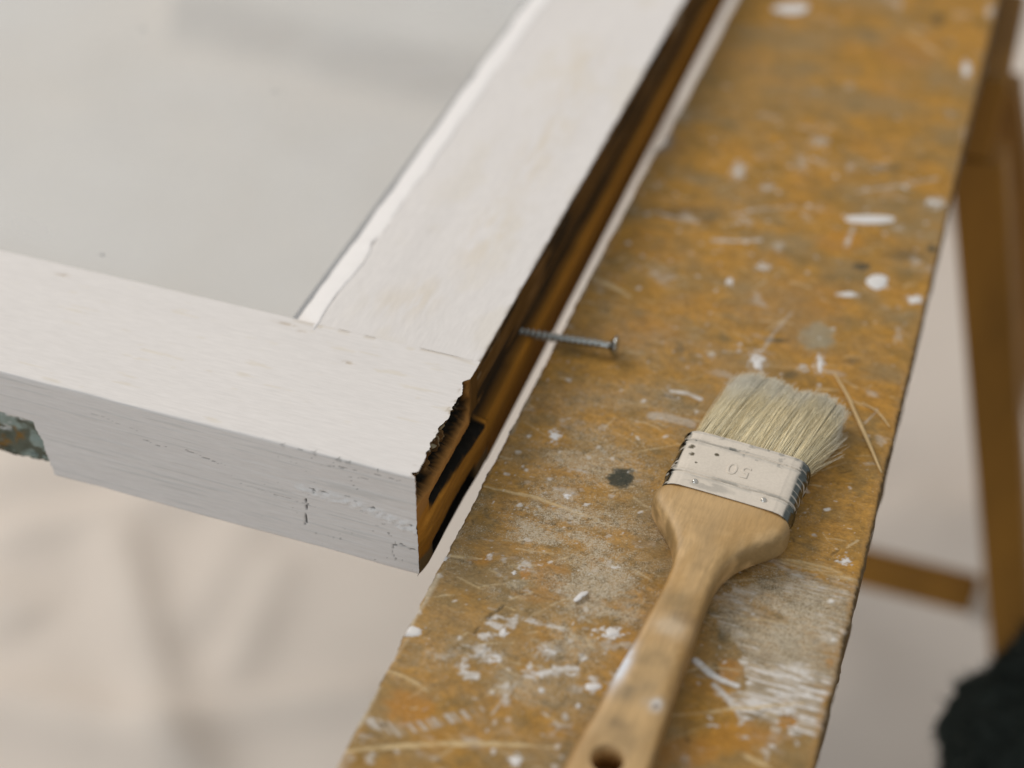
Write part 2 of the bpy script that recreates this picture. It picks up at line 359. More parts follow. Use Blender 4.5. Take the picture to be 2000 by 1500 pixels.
DARK= [(50.6, 59.6, 4.4, 1.6, 1.5, -5.1, 1), (47.1, 62.7, 1.0, 0.3, 0.4, -1.4, 0.0), (53.5, 65.0, 1.2, 0.4, 0.4, -1.4, 0.9), (117.9, 233.8, 4.0, 1.4, 0.5, -3.2, 0.85), (91.6, 166.3, 5.3, 1.9, 0.3, -1.4, 0.8), (52.3, 146.1, 1.9, 0.7, 1.0, -3.8, 0.6), (136.0, 250.3, 8.0, 2.9, 0.7, -4.6, 0.45), (146.7, 259.5, 2.1, 0.8, 0.3, -2.5, 0.9), (119.1, 491.0, 3.1, 1.2, 0.8, -6.4, 0.7), (29.1, 248.5, 15.3, 5.6, 1.3, -5.1, 0.5), (39.9, 246.4, 3.5, 1.3, 0.8, -3.4, 0.5), (115.0, 322.5, 8.6, 3.1, 0.4, -2.9, 0.4), (53.4, -35.9, 3.4, 1.2, 0.6, -2.0, 0.5), (124.4, 162.9, 3.2, 1.1, 0.4, -2.1, 0.5), (102.0, 145.7, 3.1, 1.1, 0.5, -2.4, 0.6), (75.0, 150.6, 6.3, 2.3, 0.4, -1.7, 0.2), (95.4, -2.8, 5.3, 1.9, 1.8, -7.1, 0.3), (117.0, 28.8, 7.2, 2.6, 0.8, -3.8, 0.4), (59.0, -17.1, 2.6, 0.9, 1.8, -5.8, 0.2), (109.9, 34.5, 8.2, 2.9, 0.9, -3.9, 0.3), (107.6, -6.1, 1.2, 0.4, 0.7, -3.0, 0.6), (83.8, 464.7, 4.2, 1.5, 0.5, -3.1, 0.4), (79.8, 274.0, 7.1, 2.6, 0.5, -2.6, 0.3), (104.8, 220.6, 4.5, 1.6, 0.4, -2.0, 0.3)]
ORANGE= [(137.9, -35.2, 3.0, 1.1, 0.6, -2.8, 1), (146.6, -5.3, 1.4, 0.5, 0.4, -2.3, 0.8), (114.0, -20.5, 4.1, 1.5, 1.0, -4.5, 0.9), (31.0, -1.2, 1.8, 0.6, 1.1, -3.2, 1), (13.5, -0.9, 4.5, 1.6, 0.7, -2.0, 0.6), (40.3, 1.3, 6.3, 2.3, 2.4, -7.3, 0.6), (39.0, -10.0, 8.9, 3.2, 1.2, -3.6, 0.4), (58.2, -8.3, 5.3, 1.9, 1.4, -4.7, 0.4), (55.9, 12.3, 3.6, 1.3, 1.1, -3.7, 0.4), (13.8, -73.3, 7.5, 2.7, 2.9, -7.0, 0.8), (108.1, -59.8, 9.7, 3.5, 1.5, -6.0, 0.6), (124.6, -47.4, 13.1, 4.7, 1.4, -6.2, 0.5), (88.8, 7.9, 2.7, 1.0, 1.3, -4.9, 0.4), (95.9, 192.8, 21.9, 7.9, 4.5, -22.4, 0.3), (3.4, 306.0, 7.5, 2.7, 3.8, -14.4, 0.3), (33.2, 150.5, 16.0, 5.8, 2.9, -10.4, 0.3), (104.2, 250.7, 10.4, 3.8, 1.5, -8.4, 0.5), (109.7, 448.6, 16.5, 6.1, 2.6, -17.9, 0.4)]
STREAKS= [([(105.2, 295.7), (124.8, 308.7), (141.4, 322.1)], 2.64, 0.5), ([(51.0, 254.6), (61.5, 263.5), (77.0, 271.1)], 3.05, 0.45), ([(108.4, 265.3), (108.1, 248.1)], 2.81, 0.5), ([(47.2, 230.9), (58.0, 233.9), (68.0, 238.4)], 3.22, 0.6), ([(111.0, 208.8), (119.6, 211.1)], 2.64, 0.7), ([(87.2, 156.9), (88.9, 170.7), (93.8, 188.1)], 2.05, 0.45), ([(56.3, 117.1), (62.6, 117.9), (69.0, 116.4)], 2.62, 0.7), ([(53.4, 99.5), (60.3, 101.0), (69.6, 99.9)], 5.58, 0.5), ([(101.8, -20.5), (108.5, -24.9), (117.6, -26.4)], 2.78, 0.95), ([(41.4, -66.9), (43.3, -58.6), (45.1, -50.9)], 1.25, 0.5), ([(137.4, 125.4), (141.1, 135.2)], 1.09, 0.5), ([(110.4, -29.0), (119.0, -34.6), (123.1, -41.2)], 2.2, 0.7)]
COMB= [([(3.9, -83.7), (14.3, -84.0), (24.4, -76.4), (36.7, -67.0)], 4.66, 0.55)]
SCRATCH= [([(-0.8, 183.6), (10.0, 180.8), (22.2, 174.2)], 2.62, 0.9), ([(-0.1, 36.4), (22.9, 38.0), (44.9, 34.9)], 1.42, 0.9), ([(44.9, 34.9), (56.1, 32.2)], 0.6, 0.5), ([(-1.7, -3.3), (13.6, -0.0)], 1.17, 1), ([(-4.9, -100.1), (13.5, -90.9), (32.3, -82.5), (66.1, -72.0)], 1.77, 1), ([(-0.8, -61.3), (7.3, -62.0), (17.1, -65.1)], 1.47, 0.8), ([(7.7, -11.8), (19.1, -15.0)], 0.77, 0.7), ([(113.1, 140.0), (123.7, 142.1)], 1.33, 0.6), ([(126.5, 138.6), (141.1, 135.2)], 1.33, 0.6), ([(-1.8, 265.9), (13.5, 268.1)], 1.82, 0.6), ([(103.4, 472.0), (127.0, 448.7)], 4.08, 0.5), ([(44.8, 70.7), (68.3, 87.2)], 0.62, 0.6), ([(99.4, -46.9), (120.2, -36.0), (141.4, -25.9)], 1.08, 0.9), ([(126.0, -53.5), (136.5, -56.3)], 1.6, 0.9), ([(120.2, 36.8), (134.5, 38.3), (148.2, 36.6)], 3.95, 0.75), ([(100.4, 0.3), (116.3, 5.5), (140.0, 9.3)], 0.57, 0.6), ([(100.6, -58.1), (113.3, -44.7)], 0.71, 0.4), ([(28.2, -19.1), (34.4, -20.0)], 0.57, 0.7), ([(52.5, -9.1), (55.7, -3.4)], 0.38, 0.5)]
CRACKS= [([(29.0, -18.8), (26.3, -25.0), (23.1, -35.0)], 1.33, 0.8), ([(55.7, -24.1), (54.4, -33.1)], 1.12, 0.7), ([(63.3, -28.1), (62.0, -36.0)], 1.11, 0.7), ([(124.7, -40.1), (130.3, -32.9), (134.2, -30.4)], 0.54, 0.7), ([(31.1, -38.4), (28.4, -44.3)], 0.93, 0.5), ([(59.9, 5.6), (56.0, -1.2)], 0.96, 0.5), ([(115.4, 36.4), (135.4, 34.0)], 0.59, 0.6), ([(26.6, -11.7), (47.0, -10.2)], 0.96, 0.4)]
WPOLY= [(101.9, 13.9), (119.4, 26.6), (129.6, 33.5), (146.1, 35.4), (149.5, 35.8), (150.0, 10.1), (150.4, -16.9), (150.0, -37.7), (146.8, -40.1), (139.0, -40.6), (134.8, -35.7), (134.4, -43.9), (132.3, -44.0), (129.9, -38.1), (123.2, -41.5), (119.7, -35.5), (117.9, -34.8), (112.2, -31.2), (120.2, -28.3), (120.3, -21.2), (116.7, -15.2), (114.4, -10.1), (109.5, -5.9), (103.3, 1.0)]


def ell_mask(x, y, e, soft=.35, jag=.35, seed=0):
    cx, cy_, ax, ay, bx, by, s = e
    det = ax * by - ay * bx
    dx, dy = x - cx, y - cy_
    u = (dx * by - dy * bx) / det; v = (dy * ax - dx * ay) / det
    r = np.hypot(u, v)
    k = r < 2.2
    out = np.zeros(x.shape)
    sc = max(1.0, 0.30 * math.hypot(ax, ay))
    n = fbm(x[k] / sc, y[k] / sc, seed=seed, octv=4) - .5
    out[k] = s * (1 - ss(1 - soft, 1 + soft, r[k] + n * jag * 2.4))
    return out

def plank():
    xs = np.linspace(0, 150, 301)
    ys = np.concatenate([np.arange(-360, -130, 4.0), np.arange(-130, 190, 0.5), np.arange(190, 330, 0.8), np.arange(330, 580, 1.2), np.arange(580, 1400, 10.0)])
    X, Y = np.meshgrid(xs, ys)
    el = lambda s: (X - 75) / 75 * 0 + s
    # ---- colours of the wood, its grime and its paint
    n_lo = fbm(X / 60, Y / 40, seed=1, octv=4); n_md = fbm(X / 15, Y / 11, seed=2, octv=5, gain=.6); n_hi = fbm(X / 3.2, Y / 2.4, seed=3, octv=4, gain=.6)
    sp1 = vn(X / .9, Y / .9, seed=4); sp2 = vn(X / .62, Y / .62, seed=5); sp3 = vn(X / 1.7, Y / 1.5, seed=55)
    C = np.zeros(X.shape + (3,)); C[:] = (0.50, 0.240, 0.026)
    C = mix(C, (0.27, 0.145, 0.020), ss(.40, .72, n_md) * .55)
    C = mix(C, (0.50, 0.235, 0.030), ss(.52, .74, fbm(X / 26, Y / 15, seed=9)) * .7)
    C *= (0.62 + 0.74 * n_hi)[..., None]
    C *= (.90 + .20 * sp1)[..., None]
    C *= (1 - .10 * ss(.55, .8, vn(X / 14, Y / .7, seed=12)))[..., None]
    # grey-brown worn-in grime
    gr = .20 + ss(.38, .74, fbm(X / 28, Y / 20, seed=11, octv=6, gain=.6)) * .72
    for k, e in enumerate(GREY): gr = np.maximum(gr, ell_mask(X, Y, e, soft=.6, jag=.7, seed=100 + k) * 1.15)
    gr *= .72 + .55 * n_hi
    C = mix(C, (0.285, 0.202, 0.098), gr * .8)
    C = mix(C, (0.15, 0.115, 0.05), ss(.50, .78, fbm(X / 10, Y / 8, seed=13, octv=6, gain=.68)) * .42 * (.5 + n_lo))
    for k, e in enumerate(ORANGE): C = mix(C, (0.50, 0.205, 0.018), ell_mask(X, Y, e, seed=200 + k) * .75)
    for k, e in enumerate(GREY[:2]): C = mix(C, (0.36, 0.315, 0.215), ell_mask(X, Y, e, seed=100 + k) * .9)
    for k, e in enumerate(DARK): C = mix(C, (0.050, 0.050, 0.034), ell_mask(X, Y, e, soft=.3 if e[6] > .8 else .6, seed=300 + k) * (.75 + .4 * sp1))
    # sanding dust: dense pale speckle in patches
    dust = np.zeros(X.shape)
    for (cx, cy_, rx, ry, s) in ((35, 24, 44, 24, 1.0), (62, 0, 26, 24, .95), (20, -8, 24, 14, .7), (55, -26, 26, 16, .7), (40, -50, 44, 26, .6), (75, -75, 40, 26, .3), (34, 66, 42, 30, .62), (45, 98, 46, 28, .45), (40, 135, 50, 34, .30), (75, 180, 70, 40, .18), (128, 60, 22, 40, .28), (128, 8, 30, 34, .75), (75, 30, 20, 14, .55), (90, 200, 80, 80, .10)):
        dust = np.maximum(dust, s * np.exp(-(((X - cx) / rx) ** 2 + ((Y - cy_) / ry) ** 2)))
    patch = ss(.22, .60, fbm(X / 15, Y / 9, seed=14, octv=5))
    dens = dust * (.40 + .80 * patch)
    C = mix(C, (0.37, 0.295, 0.185), dens * .50 * (.4 + 1.1 * n_hi))
    spk = ss(1 - dens * .5, 1.12 - dens * .5, sp2 * .6 + sp1 * .42)
    C = mix(C, (0.56, 0.48, 0.36), spk * .30)
    grit = ss(.50, .74, fbm(X / 1.5, Y / 1.3, seed=58, octv=3, gain=.7)) * np.clip(dens * 1.4 + .12, 0, 1)
    C = mix(C, (0.11, 0.082, 0.038), grit * .62)
    dk = ss(.52, .72, fbm(X / 6, Y / 3.5, seed=15, octv=4)) * dens
    C = mix(C, (0.15, 0.11, 0.05), dk * .5)
    C = mix(C, (0.045, 0.048, 0.034), np.maximum(ell_mask(X, Y, DARK[0], soft=.22, jag=.3, seed=300), ell_mask(X, Y, DARK[2], soft=.3, seed=302)) * (.72 + .3 * sp1))
    dens = dens * (1 - .8 * ell_mask(X, Y, DARK[0], soft=.3, seed=300))
    # crumbs of paint
    crumb = ss(.955, .99, vn(X / 1.5, Y / 1.3, seed=16)) * ss(.02, .5, dust + .10)
    C = mix(C, (0.70, 0.66, 0.60), crumb * .8)
    H = 0.10 * spk + 0.18 * crumb
    # large smear of thin white paint
    wob = (fbm(X / 5, Y / 4, seed=17, octv=4) - .5) * 9
    big = in_poly(X + wob, Y + (fbm(X / 5, Y / 4, seed=18, octv=4) - .5) * 9, WPOLY).astype(float)
    tone = .42 + .55 * ss(.40, .62, fbm(X / 12, Y / 9, seed=19, octv=4)) 
    low = np.exp(-(((X - 136) / 22) ** 2 + ((Y + 26) / 20) ** 2))
    strk = ss(.35, .65, fbm(X / 9, Y / .9, seed=20, octv=3))
    bm = big * np.clip(tone * (.35 + .65 * strk) * .72 + low * .5 * (.6 + .5 * strk), 0, 1)
    for k, e in enumerate(ORANGE[:3]): bm *= 1 - ell_mask(X, Y, e, soft=.2, jag=.5, seed=200 + k)
    thin = ss(.1, .9, bm * 1.1)
    C = mix(C, (0.50, 0.43, 0.34), bm * (.55 + .75 * n_hi))
    C = mix(C, (0.72, 0.675, 0.63), ss(.50, .95, bm * (.65 + .6 * fbm(X / 3.2, Y / 2.0, seed=24, octv=4, gain=.6))) * .9)
    C = mix(C, (0.14, 0.10, 0.04), big * ss(.52, .72, fbm(X / 6, Y / 1.3, seed=23, octv=4, gain=.6)) * .6 * (1 - ss(.6, .95, bm)))
    H += .12 * bm
    wt = np.zeros(X.shape)
    for k, e in enumerate(WHITE): wt = np.maximum(wt, ell_mask(X, Y, e, soft=.40, jag=1.15, seed=400 + k) * (.72 + .5 * n_hi))
    for k, (pts, w, s) in enumerate(STREAKS):
        d, run = poly_dist(X, Y, pts)
        ww = w * .5 * (.55 + .9 * vn(X / 4, Y / 4, seed=500 + k))
        wt = np.maximum(wt, s * (1 - ss(ww * .5, ww * 1.3, d)) * (.6 + .5 * n_hi))
    for pts, w, s in COMB:
        d, run = poly_dist(X, Y, pts)
        teeth = ss(.3, .7, vn((X * .55 + Y * .8 + 2 * n_md) / .85, Y / 30, seed=31))
        wt = np.maximum(wt, s * (1 - ss(w * .35, w * .7, d + 2.0 * (n_md - .5))) * (.25 + .75 * teeth))
    crust = ss(.60, .74, fbm(X / 7, Y / 4.5, seed=56, octv=5, gain=.62)) * np.exp(-(((X - 48) / 34) ** 4 + ((Y + 42) / 30) ** 4)) * .85
    crust = np.maximum(crust, ss(.66, .78, fbm(X / 5, Y / 3.2, seed=57, octv=5, gain=.62)) * np.exp(-(((X - 45) / 45) ** 4 + ((Y - 20) / 60) ** 4)) * .6)
    wt = np.maximum(wt, crust * (.55 + .6 * n_hi))
    # random small flecks and faint smears everywhere
    fl = ss(.80, .90, fbm(X / 4.2, Y / 2.6, seed=32, octv=3)) * .55
    far_sm = ss(.60, .80, fbm(X / 15 + .3 * Y / 15, Y / 9, seed=33, octv=6, gain=.6)) * .5 + ss(.62, .8, fbm(X / 30, Y / 2.2, seed=34, octv=4)) * .28 * ss(.45, .7, n_lo)
    wt = np.maximum(wt, np.maximum(fl, far_sm * (.5 + .5 * n_hi)))
    C = mix(C, (0.52, 0.46, 0.39), ss(.05, .5, wt) * np.clip(wt * 1.4, 0, .8))
    C = mix(C, (0.74, 0.71, 0.68), ss(.45, .85, wt))
    H += .16 * wt
    # hundreds of small scuffs, nicks and specks
    r_s = np.random.default_rng(77)
    def local(x0, x1, y0, y1):
        i0, i1 = np.searchsorted(ys, (y0, y1)); j0, j1 = np.searchsorted(xs, (x0, x1))
        return slice(max(i0 - 1, 0), i1 + 1), slice(max(j0 - 1, 0), j1 + 1)
    for k in range(620):
        cx, cy_ = r_s.uniform(0, 150), r_s.uniform(-125, 330)
        kind = r_s.random()
        if kind < .50:                           # thin pale scuff, mostly across the board
            a = r_s.normal(.15, .45); L_ = r_s.uniform(2, 15); w = r_s.uniform(.25, .7); s_ = r_s.uniform(.25, .7); cc = (0.60, 0.46, 0.27)
        elif kind < .68:                         # dark nick
            a = r_s.uniform(-1.2, 1.2); L_ = r_s.uniform(1, 7); w = r_s.uniform(.3, .8); s_ = r_s.uniform(.3, .75); cc = (0.07, 0.05, 0.022)
        else:                                    # speck of paint
            a = r_s.uniform(-1.5, 1.5); L_ = r_s.uniform(.1, 1.6); w = r_s.uniform(.4, 1.3); s_ = r_s.uniform(.5, .95); cc = (0.72, 0.68, 0.63)
        dx, dy = math.cos(a) * L_ / 2, math.sin(a) * L_ / 2
        sl = local(cx - abs(dx) - 2, cx + abs(dx) + 2, cy_ - abs(dy) - 2, cy_ + abs(dy) + 2)
        xl, yl_ = X[sl], Y[sl]
        if xl.size == 0: continue
        d, run = poly_dist(xl + .9 * (n_hi[sl] - .5), yl_ + .9 * (n_md[sl] - .5), [(cx - dx, cy_ - dy), (cx + r_s.normal(0, .4), cy_ + r_s.normal(0, .4)), (cx + dx, cy_ + dy)])
        mk = s_ * (1 - ss(w * .45, w, d)) * (.4 + .6 * ss(.3, .6, n_hi[sl])) 
        C[sl] = mix(C[sl], cc, mk)
        H[sl] += (.10 if kind >= .68 else -.12) * mk
    # scratches down to bare wood, cracks
    for k, (pts, w, s) in enumerate(SCRATCH):
        d, run = poly_dist(X + .5 * (n_md - .5), Y + 1.6 * (fbm(X / 9, Y / 9, seed=37, octv=4) - .5), pts)
        ww = w * .5 * (.45 + 1.0 * np.sin(np.pi * np.clip(run * .94 + .03, 0, 1))) * (.8 + .4 * vn(X / 2, Y / 2, seed=36))
        mk = s * (1 - ss(ww * .6, ww * 1.15, d)) * np.where(w > 3, .35 + .65 * ss(.35, .6, vn(X / 12, Y / .8, seed=35)), .45 + .55 * ss(.3, .55, fbm(X / 5, Y / 1.1, seed=35, octv=3)))
        C = mix(C, (0.62, 0.455, 0.24), mk * .92); H -= .22 * mk * (w < 3)
    for k, (pts, w, s) in enumerate(CRACKS):
        d, run = poly_dist(X + 1.5 * (vn(X / 3, Y / 3, seed=38) - .5), Y + 1.5 * (vn(X / 3, Y / 3, seed=39) - .5), pts)
        ww = w * .5 * (.3 + 1.1 * vn(X / 2, Y / 2, seed=40))
        mk = s * (1 - ss(ww * .4, ww * 1.6, d)) * ss(.32, .62, fbm(X / 3.2, Y / 3.2, seed=140 + k, octv=3))
        C = mix(C, (0.055, 0.038, 0.016), mk * .85); H -= .35 * mk
    # worn edges
    jr = (fbm(Y / 9, X * 0 + 3, seed=41, octv=5) - .5)
    jl = (fbm(Y / 11, X * 0 + 9, seed=42, octv=5) - .5)
    eR = 1 - ss(.6, 3.4, 150 - X + jr * 3); eL = 1 - ss(.5, 2.6, X + jl * 3)
    C = mix(C, (0.50, 0.27, 0.085), eR * .5 * (.4 + n_md)); C = mix(C, (0.50, 0.42, 0.30), eL * ss(.4, .65, vn(X / 3, Y / 9, seed=43)) * .8)
    C = mix(C, (0.07, 0.05, 0.022), (1 - ss(.0, .8, 150 - X)) * .85); C = mix(C, (0.11, 0.08, 0.04), (1 - ss(.0, .6, X)) * ss(.4, .6, vn(X / 3, Y / 6, seed=44)) * .8)
    C = mix(C, (0.30, 0.30, 0.29), np.exp(-(((X - 1) / 3.5) ** 2 + ((Y - 306) / 9) ** 2)) * .9)
    # relief
    Z = -0.25 + H + .35 * (fbm(X / 30, Y / 30, seed=45) - .5) + .10 * (n_hi - .5) + .06 * (sp1 - .5)
    Z -= 1.0 * np.exp(-(150 - X) / .7) * (1 + 1.2 * np.abs(jr) * 2) + .8 * np.exp(-X / .7)
    Xd = X + np.exp(-(150 - X) / 2.5) * (jr * .9 + .7 * (vn(Y / 1.6, X * 0, seed=46) - .5)) + np.exp(-X / 2.5) * (jl * 1.2 + .4 * (vn(Y / 1.4, X * 0, seed=47) - .5))
    Xd += np.exp(-X / 12) * 2.2 * ss(300, 306, Y)
    top = np.stack([Xd, Y, Z], -1)
    nr, nc = X.shape
    V = [top.reshape(-1, 3)]; CC = [C.reshape(-1, 3)]; F = [grid_faces(nr, nc)]
    # long sides and underside
    off = nr * nc
    dz = np.array([0, 1.2, 4, 9, 15, 22, 30, 35.0])
    for side in (0, 1):
        j = 0 if side == 0 else nc - 1
        base = top[:, j]
        n = (vn(base[:, None, 1] / 3.0, dz[None] / 3.0, seed=48 + side) - .5)
        vx = base[:, None, 0] + (0.25 if side else -0.25) * np.minimum(dz, 3)[None] / 3 + n * 1.2 * (dz[None] > 0)
        vz = base[:, None, 2] * np.maximum(0, 1 - dz / 4)[None] - dz[None]
        g = np.stack([vx, np.repeat(base[:, None, 1], len(dz), 1), vz], -1)
        cg = np.zeros(g.shape); cg[:] = (0.14, 0.085, 0.03)
        cg *= (.5 + .9 * fbm(g[..., 1] / 14, g[..., 2] / 1.6, seed=50 + side))[..., None]
        cg = mix(cg, (0.6, 0.54, 0.47), ss(.66, .75, fbm(g[..., 1] / 7, g[..., 2] / 5, seed=52 + side)) * .7)
        V.append(g.reshape(-1, 3)); CC.append(cg.reshape(-1, 3)); F.append(grid_faces(nr, len(dz), flip=(side == 1), off=off)[:, ::-1]); off += g.shape[0] * len(dz)
    b = np.array([(0, -360, -35), (150, -360, -35), (150, 1400, -35), (0, 1400, -35), (0, -360, -.5), (150, -360, -.5), (150, 1400, -.5), (0, 1400, -.5)], float)
    V.append(b); CC.append(np.full((8, 3), (0.2, 0.12, 0.04)))
    F = [tuple(r) for f in F for r in f.tolist()] + [(off + 3, off + 2, off + 1, off), (off, off + 1, off + 5, off + 4), (off + 2, off + 3, off + 7, off + 6)]
    o = make("plank", np.concatenate(V), F, M['plank'], colors=np.concatenate(CC), extra=np.concatenate([np.clip(dens + .12 * patch + .12 * bm, 0, 1).ravel(), np.zeros(sum(len(c_) for c_ in CC) - dens.size)]))
    tag(o, "long worn orange-brown wooden plank spattered with white paint", "plank")
    return o
plank_o = plank()

def dome(name, outline, height, mat, parent, z0=0.02, rings=4, seed=0):
    """a low rounded blob from an outline: list of (x, y)"""
    pts = np.array(outline, float); c = pts.mean(0); n = len(pts)
    V = []; F = []
    r_ = random.Random(seed)
    for k in range(rings):
        f = 1 - k / rings
        z = height * math.sin((1 - f ** 2) * math.pi / 2) if k else -0.25
        for q in pts:
            d = c + (q - c) * (f if k else 1.0)
            V.append((d[0], d[1], z0 + z + (height * .12 * (r_.random() - .5) if k else 0)))
    V.append((c[0], c[1], z0 + height))
    for k in range(rings - 1):
        for i in range(n):
            F.append((k * n + i, k * n + (i + 1) % n, (k + 1) * n + (i + 1) % n, (k + 1) * n + i))
    for i in range(n): F.append(((rings - 1) * n + i, (rings - 1) * n + (i + 1) % n, rings * n))
    return make(name, V, F, mat, parent)

for k, e in enumerate(DRIPS):
    cx, cy_, ax, ay, bx, by, s = e
    a = np.linspace(0, 2 * np.pi, 28, endpoint=False)
    flat = e[:2] == DRIPS[2][:2]
    rr = 1 + (1.0 if flat else .55) * (fbm(np.cos(a) * (2.2 if flat else 1.2) + 3 * k, np.sin(a) * (2.2 if flat else 1.2), seed=600 + k, octv=3) - .5)
    if ax * by - ay * bx < 0: a = -a
    ox = cx + rr * (ax * np.cos(a) + bx * np.sin(a)); oy = cy_ + rr * (ay * np.cos(a) + by * np.sin(a))
    ox = np.clip(ox, 0.2, 149.5)
    size = min(math.hypot(ax, ay), math.hypot(bx, by))
    dome("paint_drip", np.stack([ox, oy], 1), min(.55, .10 * size + .10), M['paint_drop'], plank_o, z0=-0.1, seed=k)

# ------------------------------------------------------------------ the window sash
XF, ZT, ZB = -12.6, 33.6, -21.0
WS, WR, ZG = 83.5, 70.3, 28.6
sash = empty("window_sash", (XF, 0, ZB))
tag(sash, "white painted wooden window sash with a rotten corner, lying beside the plank", "window sash")
sash_off = np.array([XF, 0, ZB])

WHITE_P = np.array((0.790, 0.744, 0.706))
def painted(u, v, seed, cu, cv):
    """brushed white paint, thin and yellowed in places; u along the grain"""
    c = np.zeros(np.shape(u) + (3,)); c[:] = WHITE_P
    c *= (0.965 + .07 * fbm(u / (26 * cu), v / (26 * cv), seed=seed))[..., None]
    return c

def rail():
    xs = np.concatenate([[-800, -600, -400, -300, -240], np.arange(-215, -30, .75), np.arange(-30, XF + .01, .5), [XF]])
    fz = np.arange(ZB + 3, ZT - .9, .6)
    prof = [(y, ZB) for y in (70.2, 50, 30, 16, 8, 5.0, 3.6)] + [(2.2, ZB + .35), (1.0, ZB + 1.1), (.35, ZB + 2.0)]
    prof += [(0, z) for z in fz] + [(.12, ZT - .55), (.4, ZT - .2), (.8, ZT - .03)]
    prof += [(y, ZT) for y in np.arange(1.4, 69.5, .8)] + [(69.8, ZT), (70.2, ZT)] + [(70.2, z) for z in (20, 0, -15)]
    P = np.array(prof); npf = len(P)
    X = np.repeat(xs[:, None], npf, 1); Y = np.repeat(P[None, :, 0], len(xs), 0); Z = np.repeat(P[None, :, 1], len(xs), 0)
    isf = (Y < .2) & (Z > ZB + 1) ; ist = (Z > ZT - .3) & (Y > .3)
    C = painted(X, Y + Z, 61, 4, .5)
    # front: fine brush and grain lines along the rail, few cracks, filler
    g = fbm(X / 38, Z / .9, Y / 3, seed=62, octv=3); g2 = fbm(X / 16, Z / 2.4, seed=63, octv=4)
    dY = np.where(Y < 1.5, (.5 - g) * .36 + (.5 - g2) * .22, 0)
    dZ = np.where(ist, (fbm(X / 30, Y / 1.3, seed=64, octv=3) - .5) * .16 + (fbm(X / 45, Y / 30, seed=65) - .5) * .5, 0)
    dZ *= ss(70, 60, Y)
    dZ += np.where(Z < ZB + 3, (fbm(X / 22, Y / 10, seed=66) - .5) * 1.6, 0)
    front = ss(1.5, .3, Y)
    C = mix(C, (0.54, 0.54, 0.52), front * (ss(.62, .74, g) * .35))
    for (pts, w, s, dep) in (([(-58.9, 6.7), (-59.3, 2), (-60.2, -7.9)], .55, 1, .7), ([(-110, 17), (-98, 14.3), (-92, 13.7)], .4, .5, .3), ([(-91, 9), (-90, 7)], .7, .8, .5), ([(-150, 24), (-130, 20)], .3, .2, .1),
                            ([(-88, 6), (-70, 5), (-52, 3.5)], .35, .25, .2), ([(-23, -6), (-19, -4.5), (-14, -5.5)], .6, .8, .6), ([(-23, -6), (-24, -10), (-22, -14)], .5, .5, .5), ([(-128, 16), (-118, 15)], .35, .5, .3),
                            ([(-50, 28), (-35, 30), (-18, 30)], .4, .45, .3), ([(-40, 25), (-30, 26.5)], .35, .35, .3)):
        d, run = poly_dist(X + (vn(X / 2, Z / 2, seed=67) - .5) * 1.2, Z + (vn(X / 2, Z / 2, seed=68) - .5) * 1.2, pts)
        mk = s * (1 - ss(w * .3, w * .8, d)) * front * ss(.15, .45, vn(X / 1.7, Z / 1.7, seed=69) + .3 * (w > .7))
        C = mix(C, (0.045, 0.042, 0.036), mk); dY += dep * mk
    d, run = poly_dist(X, Z, [(-60, 12.3), (-45, 11.8), (-36, 11.2), (-26, 8.6), (-14, 6.0)])
    fil = (1 - ss(1.2, 3.6, d + 1.8 * (fbm(X / 4, Z / 4, seed=70) - .5))) * front
    rough_f = fbm(X / 1.9, Z / 1.9, seed=71, octv=3) - .5
    dY -= fil * (.25 + 2.6 * rough_f)
    C = mix(C, (0.86, 0.84, 0.82), fil * .5); C = mix(C, (0.10, 0.095, 0.085), fil * ss(.17, .30, -rough_f) * .8)
    pit = ss(.88, .95, vn(X / 1.3, Z / 1.1, seed=72)) * ss(-110, -20, X) * ss(.4, .7, vn(X / 9, Z / 9, seed=73)) * front
    C = mix(C, (0.16, 0.15, 0.13), pit * .7)
    # top: worn yellowish flecks, wear along the joint
    tw = ss(.70, .80, fbm(X / 14, Y / 2.6, seed=74, octv=4)) * ist
    C = mix(C, (0.72, 0.63, 0.48), tw * .35)
    seam = np.exp(-((Y - 69.4 - 1.5 * (vn(X / 9, Y * 0, seed=75) - .5)) / .9) ** 2) * ist * ss(-98, -90, X) * ss(.45, .6, vn(X / 6, Y * 0 + 2, seed=76))
    C = mix(C, (0.50, 0.40, 0.25), seam * .35); dZ -= seam * .12
    for (cx, cy_, rx, ry) in ((-96, 66, 4.5, .8), (-88, 63.5, 2, .5), (-62, 52, 2.2, .8), (-200, 64, 3, 1)):
        k = np.exp(-(((X - cx) / rx) ** 2 + ((Y - cy_) / ry) ** 2)) * ist * ss(.25, .5, vn(X / 1.2, Y / .8, seed=77))
        C = mix(C, (0.40, 0.29, 0.16), k * .6); dZ -= k * .3
    # front-top arris: small nicks near the corner
    arr = np.exp(-((Y - .4) / 1.0) ** 2) * ss(ZT - 3, ZT - .3, Z) * ss(-90, -20, X) * ss(.66, .76, fbm(X / 2.2, Y / 2, seed=78))
    C = mix(C, (0.13, 0.12, 0.10), arr * .75)
    # notch with old flaking hardware pocket at the left
    edge_n = 2.2 * (fbm(Z / 5, X * 0, seed=79, octv=4) - .5)
    nk = ss(-177.2, -178.6, X + edge_n + .12 * (Z + 5)) * ss(10.3, 8.6, Z + 1.8 * (fbm(X / 5, Z * 0 + 1, seed=80, octv=3) - .5)) * (Y < 9)
    lump = fbm(X / 4.5, Z / 4.5, seed=81, octv=4)
    lip = ss(2, 8.5, Z) * ss(-181, -186, X)
    dep = nk * (5.5 + 1.8 * (lump - .5) * 2) * (1 - .75 * lip * ss(.35, .6, lump))
    dY += dep
    dZ += nk * (Z < ZB + 3) * 3.5
